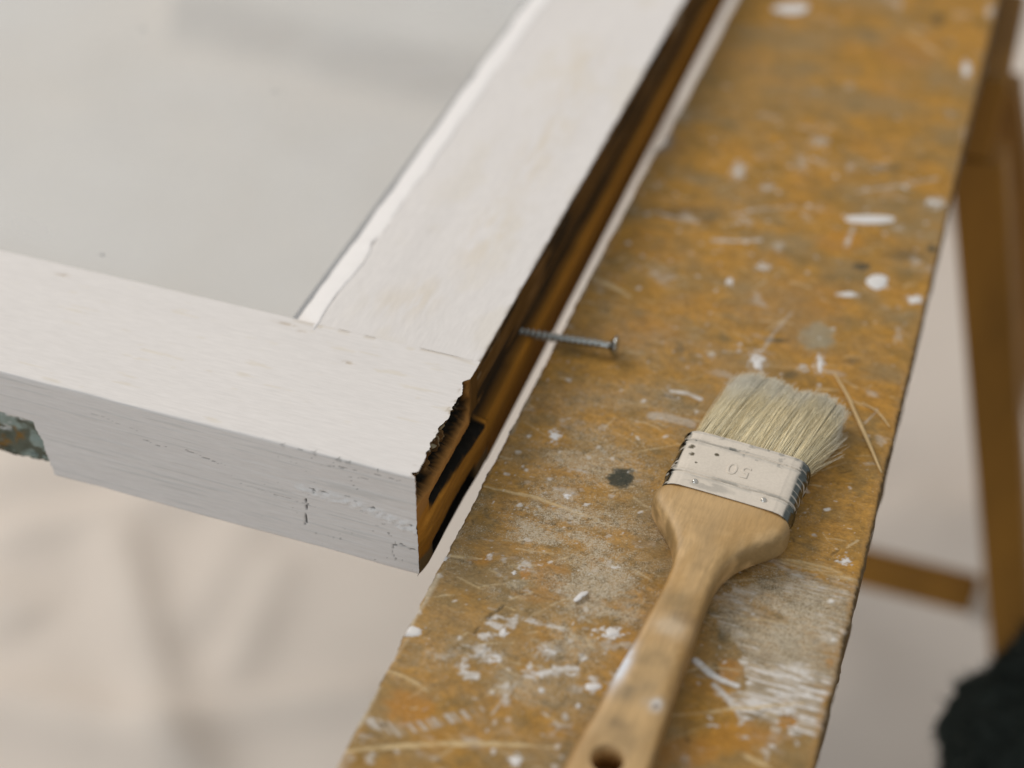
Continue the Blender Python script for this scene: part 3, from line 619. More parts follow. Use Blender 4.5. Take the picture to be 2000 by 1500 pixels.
    rot = mix(mix(np.full(C.shape, (0.13, 0.135, 0.10)), (0.30, 0.35, 0.31), ss(.5, .62, fbm(X / 7, Z / 6, seed=82, octv=4))), (0.24, 0.135, 0.04), ss(.5, .66, fbm(X / 6, Z / 6, seed=83)) * ss(-188, -193, X))
    rot = mix(rot, (0.66, 0.66, 0.63), np.clip(lip * ss(.35, .5, lump) + ss(.70, .78, fbm(X / 6, Z / 5, seed=84)), 0, 1))
    C = C * (1 - np.clip(nk, 0, 1)[..., None]) + rot * np.clip(nk, 0, 1)[..., None]
    # sag of the lower arris between notch and corner, rounded towards the end
    Yd, Zd = Y + dY * (Y < 20), Z + dZ
    # rotten right end: x is pulled in by d(y, z)
    def endd(y, z):
        j1 = fbm(y / 5, z / 5, seed=85, octv=4) - .5; j2 = fbm(y / 2.2, z / 9, seed=86, octv=3) - .5
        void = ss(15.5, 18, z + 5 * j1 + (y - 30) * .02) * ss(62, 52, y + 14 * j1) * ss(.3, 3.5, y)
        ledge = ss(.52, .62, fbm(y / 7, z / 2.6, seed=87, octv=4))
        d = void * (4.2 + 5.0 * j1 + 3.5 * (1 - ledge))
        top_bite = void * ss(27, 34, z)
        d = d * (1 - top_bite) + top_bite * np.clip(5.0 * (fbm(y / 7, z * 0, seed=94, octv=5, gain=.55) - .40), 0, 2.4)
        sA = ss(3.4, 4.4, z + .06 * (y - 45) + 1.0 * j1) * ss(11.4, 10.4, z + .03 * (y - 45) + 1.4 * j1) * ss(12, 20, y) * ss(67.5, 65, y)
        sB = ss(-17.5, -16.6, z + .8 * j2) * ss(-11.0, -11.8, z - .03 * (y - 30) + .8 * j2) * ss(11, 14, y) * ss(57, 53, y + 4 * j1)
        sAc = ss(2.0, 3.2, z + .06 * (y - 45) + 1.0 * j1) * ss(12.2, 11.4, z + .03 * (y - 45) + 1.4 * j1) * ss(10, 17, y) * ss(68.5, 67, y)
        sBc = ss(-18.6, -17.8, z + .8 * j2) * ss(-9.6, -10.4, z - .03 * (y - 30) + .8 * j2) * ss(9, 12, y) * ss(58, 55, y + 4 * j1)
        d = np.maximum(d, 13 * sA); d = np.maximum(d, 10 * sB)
        d = d + .5 * np.abs(j2) * ss(-5, 15, z) + .25 * (vn(y / 5, z / .9, seed=88) - .5)
        d = d + ss(ZB + 3, ZB, z) * 1.0 - (1.4 + 1.4 * ss(35, 70, y)) * ss(4.2, 2.8, z) * (1 - sB) * ss(0, 8, y)
        c = np.zeros(y.shape + (3,)); c[:] = (0.47, 0.20, 0.026)
        c *= (.65 + .6 * fbm(y / 9, z / 1.2, seed=89, octv=4))[..., None]
        c = mix(c, (0.26, 0.18, 0.085), ss(-10.5, -13, z))
        c = mix(c, (0.40, 0.19, 0.05), ss(8, 11, z))
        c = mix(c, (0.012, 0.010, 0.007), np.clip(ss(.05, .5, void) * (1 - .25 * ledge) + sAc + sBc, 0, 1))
        fl = void * ss(.64, .70, fbm(y / 1.6, z / 3.5, seed=90, octv=3)) * ss(17, 24, z)
        c = mix(c, (0.50, 0.43, 0.28), fl * .7); d = d - fl * .7
        c = mix(c, (0.26, 0.14, 0.05), void * ss(.6, .68, fbm(y / 8, z / 2, seed=91)) * (1 - fl) * .45)
        st = ss(56, 64, y + 5 * j1)
        c = mix(c, (0.115, 0.056, 0.012), st * ss(4, 6, z)); c = mix(c, (0.03, 0.02, 0.01), st * ss(3.4, 4.4, z) * ss(10.5, 9, z) * .8)  # stile's brown and its groove's painted shadow carried onto the rail end
        d = d + st * ss(4, 6, z) * ss(ZT, ZT - 3, z) * 1.5 + st * ss(3.4, 4.4, z) * ss(10.5, 9, z) * 2.6
        return np.maximum(d, -2.8), c
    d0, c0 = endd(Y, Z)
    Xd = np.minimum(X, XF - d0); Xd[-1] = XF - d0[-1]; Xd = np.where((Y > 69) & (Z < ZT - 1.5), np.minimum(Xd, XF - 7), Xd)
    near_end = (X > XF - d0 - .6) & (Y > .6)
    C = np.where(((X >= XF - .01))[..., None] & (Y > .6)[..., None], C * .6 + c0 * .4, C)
    fade = ss(XF - 3.2, XF - .6, X + 2.2 * (fbm(X / 2, (Y + Z) / 3, seed=92) - .5)) * ((Y < 60) | (Z < ZT - .6)) * ss(.62, .70, fbm(Y / 3, Z / 3, X / 3, seed=93)) * ist
    C = mix(C, (0.30, 0.22, 0.12), fade * .6)
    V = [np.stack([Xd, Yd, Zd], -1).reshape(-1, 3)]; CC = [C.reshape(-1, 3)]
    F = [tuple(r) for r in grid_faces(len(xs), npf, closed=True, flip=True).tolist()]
    # dense end cap
    gy = np.concatenate([[.05, .3], np.arange(.8, 70, .55), [70.2]]); gz = np.concatenate([np.arange(ZB + .4, ZT - .2, .55), [ZT - .05]])
    GY, GZ = np.meshgrid(gy, gz)
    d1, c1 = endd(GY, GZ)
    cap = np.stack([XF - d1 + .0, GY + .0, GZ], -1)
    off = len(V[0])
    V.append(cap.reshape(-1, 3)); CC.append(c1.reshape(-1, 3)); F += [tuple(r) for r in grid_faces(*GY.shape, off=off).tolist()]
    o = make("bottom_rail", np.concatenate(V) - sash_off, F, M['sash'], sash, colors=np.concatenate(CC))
    o["label"] = "white rail with a grey front face and a rotten, split end"
    return o
rail_o = rail()

def stile():
    ys = np.concatenate([np.arange(70.19, 200, .8), np.arange(200, 480, 1.3), np.arange(480, 960, 20.0)])
    XI = XF - WS + 11.5                         # where the putty begins
    tx = np.arange(XF - 1.4, XI, -.9); rz = np.arange(ZT - 1.0, ZB + 2, -.6)
    prof = [(x, ZT) for x in tx[::-1]] + [(XF - .8, ZT - .03), (XF - .4, ZT - .2), (XF - .12, ZT - .55)] + [(XF, z) for z in rz]
    prof += [(XF - .4, ZB + .9), (XF - 1.2, ZB + .2), (XF - 3, ZB), (-60, ZB), (-100, ZB), (-100, 10), (-100, 26), (XI, 26)]
    P = np.array(prof); npf = len(P)
    Y = np.repeat(ys[:, None], npf, 1); X = np.repeat(P[None, :, 0], len(ys), 0); Z = np.repeat(P[None, :, 1], len(ys), 0)
    top = (Z > ZT - .3); side = (X > XF - .2) & ~top
    C = painted(Y, X, 101, 3, .5)
    ylw = ss(.50, .68, fbm(X / 16, Y / 30, seed=102, octv=4)) * ss(-85, -60, X) * top
    C = mix(C, (0.74, 0.66, 0.53), ylw * .25)
    for (cx, cy_, rx, ry, s) in ((-50, 102, 7, 14, .34), (-62, 95, 6, 9, .26), (-40, 150, 8, 22, .35), (-38, 230, 9, 35, .4), (-45, 300, 10, 30, .3)):
        C = mix(C, (0.70, 0.58, 0.40), s * np.exp(-(((X - cx) / rx) ** 2 + ((Y - cy_) / ry) ** 2)) * ss(.3, .6, fbm(X / 2.2, Y / 11, seed=103, octv=3)) * top)
    dZ = np.where(top, (fbm(X / 1.5, Y / 26, seed=104, octv=3) - .5) * .16 + (fbm(X / 20, Y / 50, seed=105) - .5) * .5, 0)
    dZ *= ss(70, 80, Y)
    rib = np.sin((X * .93 + Y * .36) / .38) * np.exp(-(((X + 45) / 13) ** 2 + ((Y - 88) / 9) ** 2)) * top
    dZ += rib * .07
    # side: dark old wood above, a groove, orange wood below
    g = fbm(Y / 30, Z / 1.6, seed=106, octv=4)
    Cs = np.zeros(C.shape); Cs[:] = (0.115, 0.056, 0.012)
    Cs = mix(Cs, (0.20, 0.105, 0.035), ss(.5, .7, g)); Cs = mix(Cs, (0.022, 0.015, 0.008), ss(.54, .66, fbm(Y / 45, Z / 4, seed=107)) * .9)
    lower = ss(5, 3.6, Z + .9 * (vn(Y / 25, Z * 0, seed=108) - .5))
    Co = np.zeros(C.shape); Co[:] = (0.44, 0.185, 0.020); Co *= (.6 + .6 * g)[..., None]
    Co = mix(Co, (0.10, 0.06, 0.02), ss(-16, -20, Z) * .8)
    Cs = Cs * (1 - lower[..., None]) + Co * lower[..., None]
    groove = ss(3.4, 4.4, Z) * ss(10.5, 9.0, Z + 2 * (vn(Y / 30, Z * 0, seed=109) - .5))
    Cs = mix(Cs, (0.018, 0.013, 0.008), groove * .8)  # groove blackened, its undercut shadow put into the colour
    chips = ss(.66, .72, fbm(Y / 6, Z / 3, seed=110, octv=4)) * ss(20, 30, Z)
    Cs = mix(Cs, (0.42, 0.36, 0.25), chips * .5 * ss(110, 70, Y) + chips * .15)
    hole = np.exp(-(((Y - 352) / 16) ** 4 + ((Z - 25) / 9) ** 4))
    hole2 = np.exp(-(((Y - 388) / 10) ** 4 + ((Z - 27) / 5) ** 4))
    Cs = mix(Cs, (0.006, 0.005, 0.004), np.clip(hole, 0, 1)); Cs = mix(Cs, (0.35, 0.28, 0.18), hole2 * .6)
    C = np.where(side[..., None], Cs, C)
    n_ar = fbm(Y / 7, X / 3, Z / 3, seed=111, octv=4)
    arris = ss(XF - 2.0, XF - .1, X + 1.5 * (n_ar - .5)) * (Z > ZT - .9) * ss(.45, .62, n_ar + .12 * ss(120, 75, Y))
    C = mix(C, (0.20, 0.15, 0.09), arris * .55)
    dX = np.where(side | (Z < ZB + 1.5) & (X > -20), 2.8 * lower, 0) + np.where(side, -groove * 2.6 * ss(ZT, ZT - 6, Z) - hole * 5 - 1.5 * (1 - lower) * ss(ZT, ZT - 3, Z) - (fbm(Y / 10, Z / 4, seed=112) - .5) * .35, 0)
    dX = dX - np.where((Z > ZT - 1.5) & (X > XF - 1), np.clip((fbm(Y / 9, X * 0, seed=113, octv=4) - .46) * .6, 0, .4), 0)
    V = np.stack([X + dX, Y, Z + dZ], -1).reshape(-1, 3)
    F = [tuple(r) for r in grid_faces(len(ys), npf, closed=True, flip=True).tolist()]
    nv = len(ys) * npf
    F += [tuple(range(nv, nv + npf)), tuple(range(nv - 1, nv - npf - 1, -1))]
    V = np.concatenate([V, V[:npf]]); CF = np.concatenate([C.reshape(-1, 3), np.full((npf, 3), (0.05, 0.03, 0.012))])
    o = make("stile", V - sash_off, F, M['sash_y'], sash, colors=CF)
    o["label"] = "wide white stile with bare dark brown outer edge"
    return o
stile()

def putty():
    ys = np.concatenate([np.arange(66.0, 300, 1.0), np.arange(300, 960, 4.0)])
    n = len(ys)
    wl = XF - WS + (fbm(ys / 18, ys * 0, seed=121, octv=4) - .5) * 1.6 + (vn(ys / 60, ys * 0 + 4, seed=125) - .5) * 1.6
    wr = XF - WS + 12.6 + (fbm(ys / 16, ys * 0, seed=122, octv=4) - .5) * 2.6 - 2.2 * np.exp(-((ys - 131) / 4) ** 2)
    start = ss(64, 74, ys)
    sec = []
    for f, z in ((0, ZG - .25), (0.03, ZG + .35), (.18, ZG + 1.4), (.40, ZG + 2.75), (.62, ZG + 3.95), (.80, ZG + 4.70), (.92, ZG + 5.02), (1.0, ZG + 5.05)):
        x = wl + (wr - wl) * f
        zz = np.full(n, z) + (fbm(ys / 9, np.full(n, f * 2), seed=123, octv=3) - .5) * .45 * (0.05 < f < .97)
        sec.append(np.stack([x, ys + (0 if f > .5 else 4.3 * (ys < 72)), zz], -1))
    sec.append(np.stack([wr, ys, np.full(n, 27.5)], -1)); sec.append(np.stack([wl, ys, np.full(n, 27.5)], -1))
    P = np.stack(sec, 1); npf = P.shape[1]
    P[0, :, 2] = np.minimum(P[0, :, 2], ZT + .05)
    F = [tuple(r) for r in grid_faces(n, npf, closed=True).tolist()] + [tuple(range(npf - 1, -1, -1))]
    make("putty_bead", P.reshape(-1, 3) - sash_off, F, M['putty'], sash)
putty()
g_o = slab("glass_pane", -800 + 12.6, -91.0 + 12.6, 70.6, 950, 24.6 + 21, ZG + 21, M['glass'], sash)
g_o.data.materials.append(M['glass_under'])
for p_ in g_o.data.polygons: p_.material_index = 0 if p_.normal.z > .5 else 1
# dirt specks on the glass
for k, (x, y, a, b) in enumerate(((-281, 275, 2.4, 1.8), (-186, 240, 1.0, 2.6), (-196, 88, 1.8, 1.0))):
    t = np.linspace(0, 2 * np.pi, 14, endpoint=False); rr = 1 + .5 * (np.array([random.random() for _ in t]) - .5)
    dome("dirt_speck", np.stack([x + rr * a * np.cos(t), y + rr * b * np.sin(t)], 1) - sash_off[:2], .12, M['speck'], g_o, z0=ZG + 21 + .26, rings=2, seed=k)

# ------------------------------------------------------------------ the screw in the sash edge
def screw():
    root = empty("screw", (27.4, 131.4, 0))
    tag(root, "steel screw sticking out of the sash edge, its head on the plank", "screw")
    p0 = np.array((XF - 9, 127.9, 3.2)); p1 = np.array((27.4, 131.4, 5.2))
    ax = (p1 - p0) / np.linalg.norm(p1 - p0); L = np.linalg.norm(p1 - p0)
    e1 = np.cross(ax, (0, 0, 1)); e1 /= np.linalg.norm(e1); e2 = np.cross(e1, ax)
    base = np.array((27.4, 131.4, 0))
    def lathe_mesh(name, prof, nseg, thread=None):
        V = []; 
        for s, r in prof:
            for k in range(nseg):
                a = 2 * math.pi * k / nseg
                rr = r if thread is None else thread(s, a, r)
                V.append(p0 + ax * s + (e1 * math.cos(a) + e2 * math.sin(a)) * rr - base)
        F = [tuple(r) for r in grid_faces(len(prof), nseg, closed=True, flip=True).tolist()]
        F.append(tuple(range(len(V) - 1, len(V) - nseg - 1, -1)))
        F.append(tuple(range(nseg)))
        return make(name, V, F, M['screw'], root)
    pitch_ = 2.5
    def th(s, a, r):
        ph = (s / pitch_ - a / (2 * math.pi)) % 1.0
        return r + 1.0 * max(0, 1 - abs(ph - .5) / .26) * min(1, max(0, (L - 6 - s) / 2))
    lathe_mesh("threaded_shaft", [(s, 1.5) for s in np.arange(0, L - 3.2, .16)] + [(L - 3.2, 1.9), (L - 2.4, 2.2)], 20, th)
    h = lathe_mesh("head", [(L - 2.9, 1.9), (L - 1.9, 3.1), (L - .6, 4.8), (L - .1, 5.2), (L + .25, 5.15), (L + .45, 4.7), (L + .45, 2.6), (L - .6, 1.2), (L - 1.4, .25)], 28)
screw()

# ------------------------------------------------------------------ the paint brush
TH = -math.radians(3.5)
brush = empty("paint_brush", (94.9, 45.5, 0.1), TH)
tag(brush, "flat paint brush with wooden handle, paint-crusted ferrule and cream bristles", "paint brush")
CZ = 8.3
def sup(n_, ex):
    a = np.linspace(0, 2 * np.pi, n_, endpoint=False)
    c, s = np.cos(a), np.sin(a)
    return np.sign(c) * np.abs(c) ** (2 / ex), np.sign(s) * np.abs(s) ** (2 / ex)

def handle():
    kn = np.array([(1.5, 24.6), (0, 25.2), (-1.0, 26.3), (-4, 27.0), (-8, 26.1), (-12, 22.8), (-16, 18.6), (-21, 14.4), (-26, 11.6), (-31, 9.8), (-37, 8.8), (-45, 8.5), (-55, 8.9), (-64, 9.6), (-80, 10.2), (-95, 11.3), (-108, 12.2), (-125, 13.6), (-137, 14.0), (-145, 12.6), (-150, 9.6), (-153, 5.5), (-154.2, .6)])
    ys = np.concatenate([np.arange(1.5, -45, -.7), np.arange(-45, -145, -1.2), np.linspace(-145, -154.2, 16)])
    hw = np.interp(-ys, -kn[:, 0], kn[:, 1])
    k = np.array([.25, .5, .25])
    for _ in range(3): hw[1:-1] = np.convolve(hw, k, 'valid')
    ht = np.interp(-ys, [-1.5, 0, 1.5, 6, 20, 40, 70, 110, 140, 150, 154.2], [7.8, 7.9, 8.1, 8.1, 7.4, 6.1, 6.2, 6.7, 6.6, 5.0, .8])
    cz = np.interp(-ys, [0, 40, 150], [CZ, 7.6, 6.9])
    ux, uz = sup(72, 4.4)
    X = hw[:, None] * ux[None]; Z = cz[:, None] + ht[:, None] * uz[None]; Y = np.repeat(ys[:, None], 72, 1)
    V = np.stack([X, Y, Z], -1).reshape(-1, 3)
    F = [tuple(r) for r in grid_faces(len(ys), 72, closed=True).tolist()] + [tuple(range(71, -1, -1)), tuple(range(len(V) - 72, len(V)))]
    o = make("handle", V, F, M['handle'], None)
    cu = make("hole_cutter", *cyl(-1.0, -126.5, 5.6, -5, 25), M['handle'], None)
    bo = o.modifiers.new("hole", 'BOOLEAN'); bo.object = cu; bo.operation = 'DIFFERENCE'; bo.solver = 'EXACT'
    dg = bpy.context.evaluated_depsgraph_get()
    me = bpy.data.meshes.new_from_object(o.evaluated_get(dg))
    bpy.data.objects.remove(o); bpy.data.objects.remove(cu)
    v = np.zeros(len(me.vertices) * 3); me.vertices.foreach_get("co", v); v = v.reshape(-1, 3) / S
    F = [tuple(p.vertices) for p in me.polygons]
    # refine the long flats so that stains have room: triangles are fine, colours come per vertex
    x, y, z = v.T
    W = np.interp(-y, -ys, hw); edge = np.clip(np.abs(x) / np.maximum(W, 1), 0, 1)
    c = np.zeros((len(v), 3)); c[:] = (0.57, 0.37, 0.17)
    c *= (.66 + .68 * fbm(x / 1.3, y / 34, z / 3, seed=131, octv=4))[:, None]
    c = mix(c, (0.46, 0.27, 0.095), ss(.45, .65, fbm(x / 6, y / 18, z / 6, seed=132)) * .6)
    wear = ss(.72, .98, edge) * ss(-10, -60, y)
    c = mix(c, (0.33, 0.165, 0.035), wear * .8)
    c = mix(c, (0.20, 0.125, 0.045), ss(.84, .98, edge) * ss(.30, .55, fbm(x / 5, y / 9, z / 5, seed=139, octv=4)) * .7)  # grime on the flanks, deepened in the colour for their shade
    c = mix(c, (0.17, 0.115, 0.05), ss(.55, .72, fbm(x / 4, y / 7, z / 4, seed=133, octv=4)) * ss(-8, -40, y) * .22)
    for (cx, cy_, rx, ry, s, cc) in ((8.5, -70, 2.5, 30, .6, (.30, .16, .04)), (8, -35, 3, 14, .5, (.28, .17, .06)), (-7, -120, 4, 12, .35, (.3, .2, .1)), (0, -82, 7, 5, .3, (.2, .15, .08)), (-1, -54, 6, 5, .5, (.22, .16, .08)), (2, -95, 3, 6, .35, (.12, .11, .08)), (-5, -99, 3.0, 4, .45, (.1, .1, .08)), (-2, -112, 4, 3, .35, (.1, .08, .05)), (0, -66, 6, 5, .45, (.72, .6, .45)), (6.5, -100, 1.8, 2.4, .9, (.75, .73, .7)), (-9.5, -88, 2.2, 9, .95, (.74, .76, .80)), (6.6, -100.5, .9, 1.1, .9, (.2, .12, .06)), (3, -60, 5, 3, .4, (.15, .1, .05)), (3, -118, 5, 4, .3, (.12, .09, .05))):
        m_ = s * np.clip(1.5 * np.exp(-(((x - cx) / rx) ** 2 + ((y - cy_) / ry) ** 2)) * (.45 + .9 * fbm(x / 2.2, y / 2.2, seed=134, octv=3)), 0, 1)
        if cx != -9.5: m_ = m_ * (z > 8)
        c = mix(c, cc, m_)
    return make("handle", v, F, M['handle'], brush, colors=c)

def cyl(cx, cy_, r, z0, z1, n_=40):
    V = [(cx + r * math.cos(2 * math.pi * k / n_), cy_ + r * 1.05 * math.sin(2 * math.pi * k / n_), z) for z in (z0, z1) for k in range(n_)]
    F = [(k, (k + 1) % n_, n_ + (k + 1) % n_, n_ + k) for k in range(n_)] + [tuple(range(n_ - 1, -1, -1)), tuple(range(n_, 2 * n_))]
    return V, F
handle_o = handle()

def ferrule():
    ys = np.concatenate([[2.2, .6], np.arange(0, 32.01, .35), [32.0, 29.5]])
    ex = 7.0
    nn = 260
    # even spacing round a rounded rectangle
    hw0, ht0, rc = 25.6, 8.1, 6.6
    pts = []
    def arc(cx, cz, a0, a1):
        for t in np.linspace(a0, a1, 14): pts.append((cx + rc * math.cos(t), cz + rc * math.sin(t)))
    arc(hw0 - rc, ht0 - rc, 0, math.pi / 2)
    for t in np.linspace(hw0 - rc, -hw0 + rc, 100)[1:-1]: pts.append((t, ht0 + .35 * (1 - (t / hw0) ** 2)))
    arc(-hw0 + rc, ht0 - rc, math.pi / 2, math.pi)
    for t in np.linspace(ht0 - rc, -ht0 + rc, 16)[1:-1]: pts.append((-hw0, t))
    arc(-hw0 + rc, -ht0 + rc, math.pi, 1.5 * math.pi)
    for t in np.linspace(-hw0 + rc, hw0 - rc, 30)[1:-1]: pts.append((t, -ht0))
    arc(hw0 - rc, -ht0 + rc, 1.5 * math.pi, 2 * math.pi)
    for t in np.linspace(-ht0 + rc, ht0 - rc, 16)[1:-1]: pts.append((hw0, t))
    P = np.array(pts); nn = len(P)
    yy = ys[:, None] + 0 * P[None, :, 0]
    bead = .50 * (np.exp(-((ys - 8.6) / .55) ** 2) + np.exp(-((ys - 7.0) / .45) ** 2) * .8 + np.exp(-((ys - 25.4) / .5) ** 2) + np.exp(-((ys - 27.0) / .45) ** 2) * .6) - .35 * np.exp(-((ys - 7.8) / .4) ** 2) - .3 * np.exp(-((ys - 26.2) / .4) ** 2) + .35 * np.exp(-((ys - 31.6) / .5) ** 2)
    inn = np.zeros(len(ys)); inn[0] = inn[1] = -1.0; inn[-1] = -.8
    inn[1] = -.2
    grow = bead + inn
    nrm = P / np.array([hw0, ht0]); nx = np.sign(nrm[:, 0]) * (np.abs(P[:, 0]) > hw0 - rc); nz = np.sign(P[:, 1]) * (np.abs(P[:, 1]) > ht0 - rc)
    X = P[None, :, 0] + grow[:, None] * nx[None]; Z = P[None, :, 1] + grow[:, None] * nz[None]
    Z = Z + CZ + (nz[None] > 0) * .25 * (fbm(X / 9, yy / 9, seed=141) - .5)
    topm = ss(ht0 - 1.1, ht0 - .4, P[None, :, 1] + 1.2 * (fbm(X / 3, yy / 5, seed=142, octv=3) - .5) + .5 * (P[None, :, 0] < -20))
    paint = topm * np.ones_like(X)
    chip = ss(.70, .76, fbm(X / 2.8, yy / 2.4, seed=143, octv=3)) * .9
    beadm = (np.exp(-((yy - 7.8) / 1.3) ** 2) + np.exp(-((yy - 26.2) / 1.2) ** 2) * .9 + np.exp(-((yy - 31.6) / .7) ** 2) * .8)
    wearb = np.clip(beadm, 0, 1) * ss(.36, .60, fbm(X / 6, yy / .8, seed=144, octv=4))
    spots = np.zeros_like(X)
    for (cx, cy_, r) in ((-20.4, 22.5, 1.3), (-18.8, 18.2, 1.0), (-9.8, 21.3, .9), (-16, 14.2, .5), (22, 28, .5)):
        spots = np.maximum(spots, 1 - ss(.6, 1.15, np.hypot(X - cx, yy - cy_) / r + .5 * (vn(X / .8, yy / .8, seed=145) - .5)))
    patch = (1 - ss(.8, 1.3, np.hypot((X + 8) / 9, (yy - 3.6) / 2.4) + .5 * (fbm(X / 3, yy / 3, seed=146) - .5))) * .32 * ss(.3, .6, fbm(X / 4, yy / 2.5, seed=149, octv=4))
    p_all = np.clip(paint * (1 - np.maximum(np.maximum(wearb * .5, spots * .95), patch)) - chip * paint * .35 * (yy > 24), 0, 1)
    side_p = (1 - topm) * ss(.62, .72, fbm(yy / 1.4, Z / 5 + X / 6, seed=147, octv=3)) * .6
    p_all = np.maximum(p_all, side_p)
    C = np.zeros(X.shape + (3,)); C[:] = (0.115, 0.128, 0.120)
    C = mix(C, (0.72, 0.635, 0.53), p_all)
    C *= (.94 + .12 * fbm(X / 7, yy / 7, seed=148))[..., None]
    C = mix(C, (0.12, 0.09, 0.045), spots * topm * .85)
    mask = (1 - ss(.15, .6, p_all)) * (1 - .8 * spots)
    V = np.stack([X, yy, Z], -1).reshape(-1, 3)
    F = grid_faces(len(ys), nn, closed=True, flip=True)
    return make("ferrule", V, F, M['ferrule'], brush, colors=C.reshape(-1, 3), extra=mask.ravel())
fer = ferrule()

for (x, y) in ((-13.2, 4.0), (13.8, 4.6)):
    a = np.linspace(0, 2 * np.pi, 20, endpoint=False)
    dome("rivet", np.stack([x + 1.35 * np.cos(a), y + 1.35 * np.sin(a)], 1), .85, M['rivet'], fer, z0=CZ + 8.1 + .18, rings=5, seed=3)

def emboss():
    cu = bpy.data.curves.new("fifty", 'FONT'); cu.body = "50"; cu.size = 9.0 * S; cu.extrude = .14 * S; cu.bevel_depth = .22 * S; cu.bevel_resolution = 2; cu.offset = -.18 * S
    cu.align_x = 'CENTER'; cu.align_y = 'CENTER'; cu.space_character = 1.15
    t = bpy.data.objects.new("fifty", cu); col.objects.link(t)
    dg = bpy.context.evaluated_depsgraph_get()
    me = bpy.data.meshes.new_from_object(t.evaluated_get(dg)); bpy.data.objects.remove(t)
    v = np.zeros(len(me.vertices) * 3); me.vertices.foreach_get("co", v); v = v.reshape(-1, 3) / S
    v[:, :2] *= -1                                             # reads from the bristle end
    v += (0.6, 16.4, CZ + 8.1 + .36)
    c = np.full((len(v), 3), (0.72, 0.635, 0.53))
    make("embossed_number", v, [tuple(p.vertices) for p in me.polygons], M['ferrule'], fer, colors=c, extra=np.zeros(len(v)))
emboss()

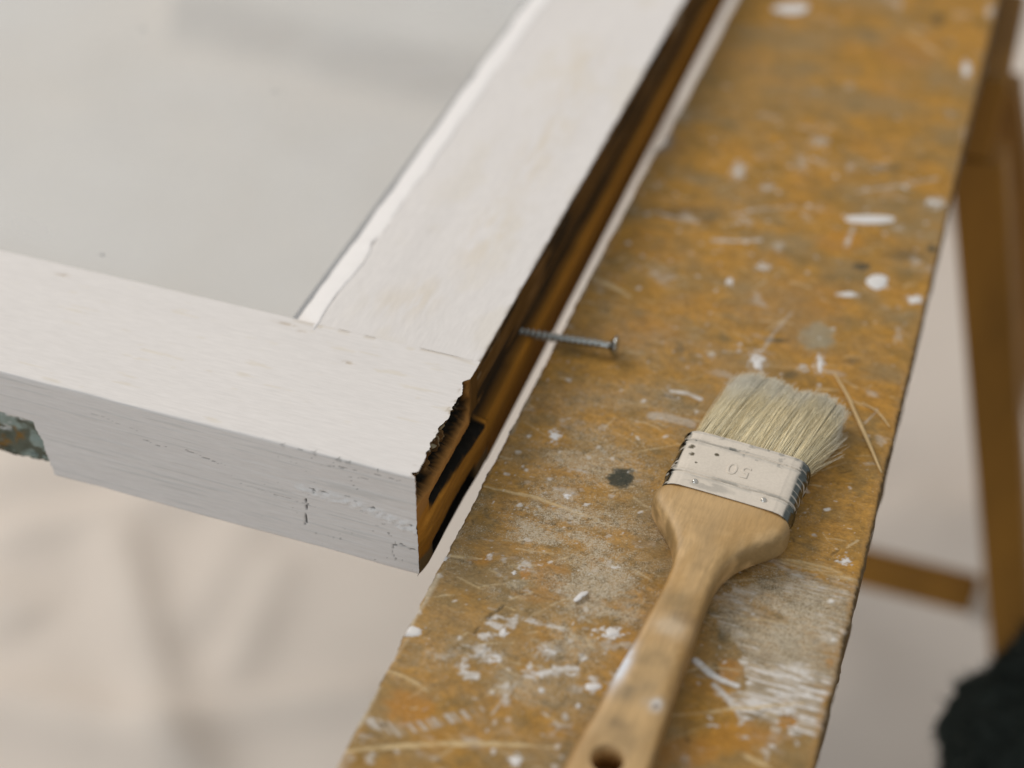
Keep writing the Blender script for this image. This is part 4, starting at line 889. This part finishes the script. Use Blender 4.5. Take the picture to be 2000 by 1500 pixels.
def bristles():
    n = 12500; nseg = 7; ns = 3
    u = rng.uniform(-1, 1, n); v = rng.uniform(-1, 1, n)
    cl = (vn(u * 11 + 20, v * 2.5 + 3, seed=151) - .5); cl2 = (vn(u * 26 + 20, v * 4 + 3, seed=152) - .5); cl3 = vn(u * 11 + 3, v * 3, seed=153)
    rx = u * 23.4; rz = CZ + v * 6.9 * np.sqrt(np.clip(1 - np.abs(u) ** 8, 0, 1))
    ul = [-1, -.9, -.7, -.3, -.02, .08, .3, .6, .85, .95, 1]; yl = [73, 77, 78.5, 78.2, 77.2, 75.4, 76.2, 78, 78, 75, 69]
    tipy = np.interp(u + .12 * cl, ul, yl) + rng.normal(0, .8, n) + cl2 * 2.6 - np.abs(v) * .8 - 5 * (rng.random(n) ** 3)
    tipx = 6.4 + (u * 22.0) + cl * 1.5 + cl2 * 1.3 + rng.normal(0, 1.5, n) + .8 * (u > .8)
    tipz = 8.6 + v * 5.2 + cl2 * 1.2 + .8 * ss(0, -.6, u) - 2.4 * ss(.6, 1, u)
    stray = rng.random(n) < .012
    tipx += stray * rng.normal(0, 3.2, n); tipz += stray * rng.normal(0, 1.5, n); tipy -= stray * rng.uniform(0, 14, n)
    sr = (u > .93) & (rng.random(n) < .06); tipx += sr * rng.uniform(1, 5, n); tipy -= sr * rng.uniform(10, 24, n)
    tipz = np.clip(tipz, 0.6, 15)
    ts = np.linspace(0, 1, nseg)
    px = np.zeros((n, nseg, 3))
    bow = rng.normal(0, .5, n) + cl * .8
    for i, t in enumerate(ts):
        px[:, i, 0] = rx + (tipx - rx) * (t ** 1.12) + bow * math.sin(math.pi * t)
        px[:, i, 1] = 29.5 + (tipy - 29.5) * t
        px[:, i, 2] = np.clip(rz + (tipz - rz) * t ** 1.25 + .9 * math.sin(math.pi * t) * np.sign(v) * np.abs(v) * .6 + .5 * cl2 * math.sin(math.pi * t), .4, 16.4)
    rad = (.112 * (1 - .55 * ts ** 2))[None, :] * rng.uniform(.8, 1.25, n)[:, None]
    ang = rng.uniform(0, 2 * np.pi, n)
    V = np.zeros((n, nseg, ns, 3))
    for k in range(ns):
        a = ang + 2 * np.pi * k / ns
        V[:, :, k, 0] = px[:, :, 0] + rad * np.cos(a)[:, None]; V[:, :, k, 1] = px[:, :, 1]; V[:, :, k, 2] = px[:, :, 2] + rad * np.sin(a)[:, None]
    base = (np.arange(n) * nseg * ns)[:, None, None]; i = np.arange(nseg - 1)[None, :, None]; k = np.arange(ns)[None, None, :]
    a = base + i * ns + k; b = base + i * ns + (k + 1) % ns
    F = np.stack([a, b, b + ns, a + ns], -1).reshape(-1, 4)
    hue = rng.random(n)
    c = np.array((0.90, 0.775, 0.50))[None] * (1 - hue[:, None] * .35) + np.array((0.93, 0.87, 0.68))[None] * hue[:, None] * .35
    c *= (.92 + .15 * cl3)[:, None]
    C = np.repeat(c[:, None], nseg, 1)
    pt = ss(.72, .98, ts[None, :] + .30 * (fbm(u * 6, v * 2, seed=155)[:, None] - .5) + .10 * (u < -.1)[:, None])
    C = mix(C, (0.84, 0.80, 0.70), pt * .75)
    C = np.repeat(C[:, :, None], ns, 2)
    o = make("bristles", V.reshape(-1, 3), F, M['bristle'], brush, colors=C.reshape(-1, 3), smooth=True)
    tag(o, "cream hog bristles with whitish paint on the tips", kind="stuff")
bristles()

# ------------------------------------------------------------------ loose splinter and paint flakes on the plank
def strip_thing(name, pts, w, h, mat, label, cat, group=None):
    pts = np.array(pts, float); c0 = pts[0]
    root_v = []; n = 24; ns = 6
    t = np.linspace(0, 1, n); seg = np.linspace(0, 1, len(pts))
    P = np.stack([np.interp(t, seg, pts[:, k]) for k in range(3)], -1)
    P[:, 0] += .5 * (vn(t * 6, t * 0, seed=161) - .5); P[:, 2] += .25 * vn(t * 5, t * 0, seed=162)
    T_ = np.gradient(P, axis=0); T_ /= np.linalg.norm(T_, axis=1)[:, None]
    N_ = np.cross(T_, (0, 0, 1)); N_ /= np.linalg.norm(N_, axis=1)[:, None]
    ww = w * .5 * (.25 + .75 * np.sin(np.pi * (t * .9 + .05)) ** .6) * (.8 + .4 * vn(t * 9, t * 0, seed=163))
    V = []
    for i in range(n):
        for k in range(ns):
            a = 2 * math.pi * k / ns
            V.append(P[i] + N_[i] * ww[i] * math.cos(a) + np.array((0, 0, 1)) * h * .5 * (1 + math.sin(a)) - c0)
    F = [tuple(r) for r in grid_faces(n, ns, closed=True).tolist()] + [tuple(range(ns - 1, -1, -1)), tuple(range(n * ns - ns, n * ns))]
    o = make(name, V, F, mat); o.location = Vector(c0) * S
    return tag(o, label, cat, group)

strip_thing("wood_splinter", [(119.8, 151.0, .2), (128.5, 137, .2), (135.7, 122.5, .2), (148.6, 97.0, .2)], 1.7, .7, M['straw'], "long pale straw-like splinter lying to the right of the bristles", "splinter")
strip_thing("wood_splinter", [(134.0, 137.0, .1), (141, 133.5, .1), (147.5, 125.5, .1)], .9, .4, M['straw'], "short thin splinter crossing behind the long pale splinter", "splinter")
strip_thing("paint_flake", [(52.8, -9.2, .3), (54.4, -6.4, .9), (56.2, -3.2, .4)], 2.4, .35, M['paint_drop'], "small curled white paint flake left of the brush handle", "paint flake")
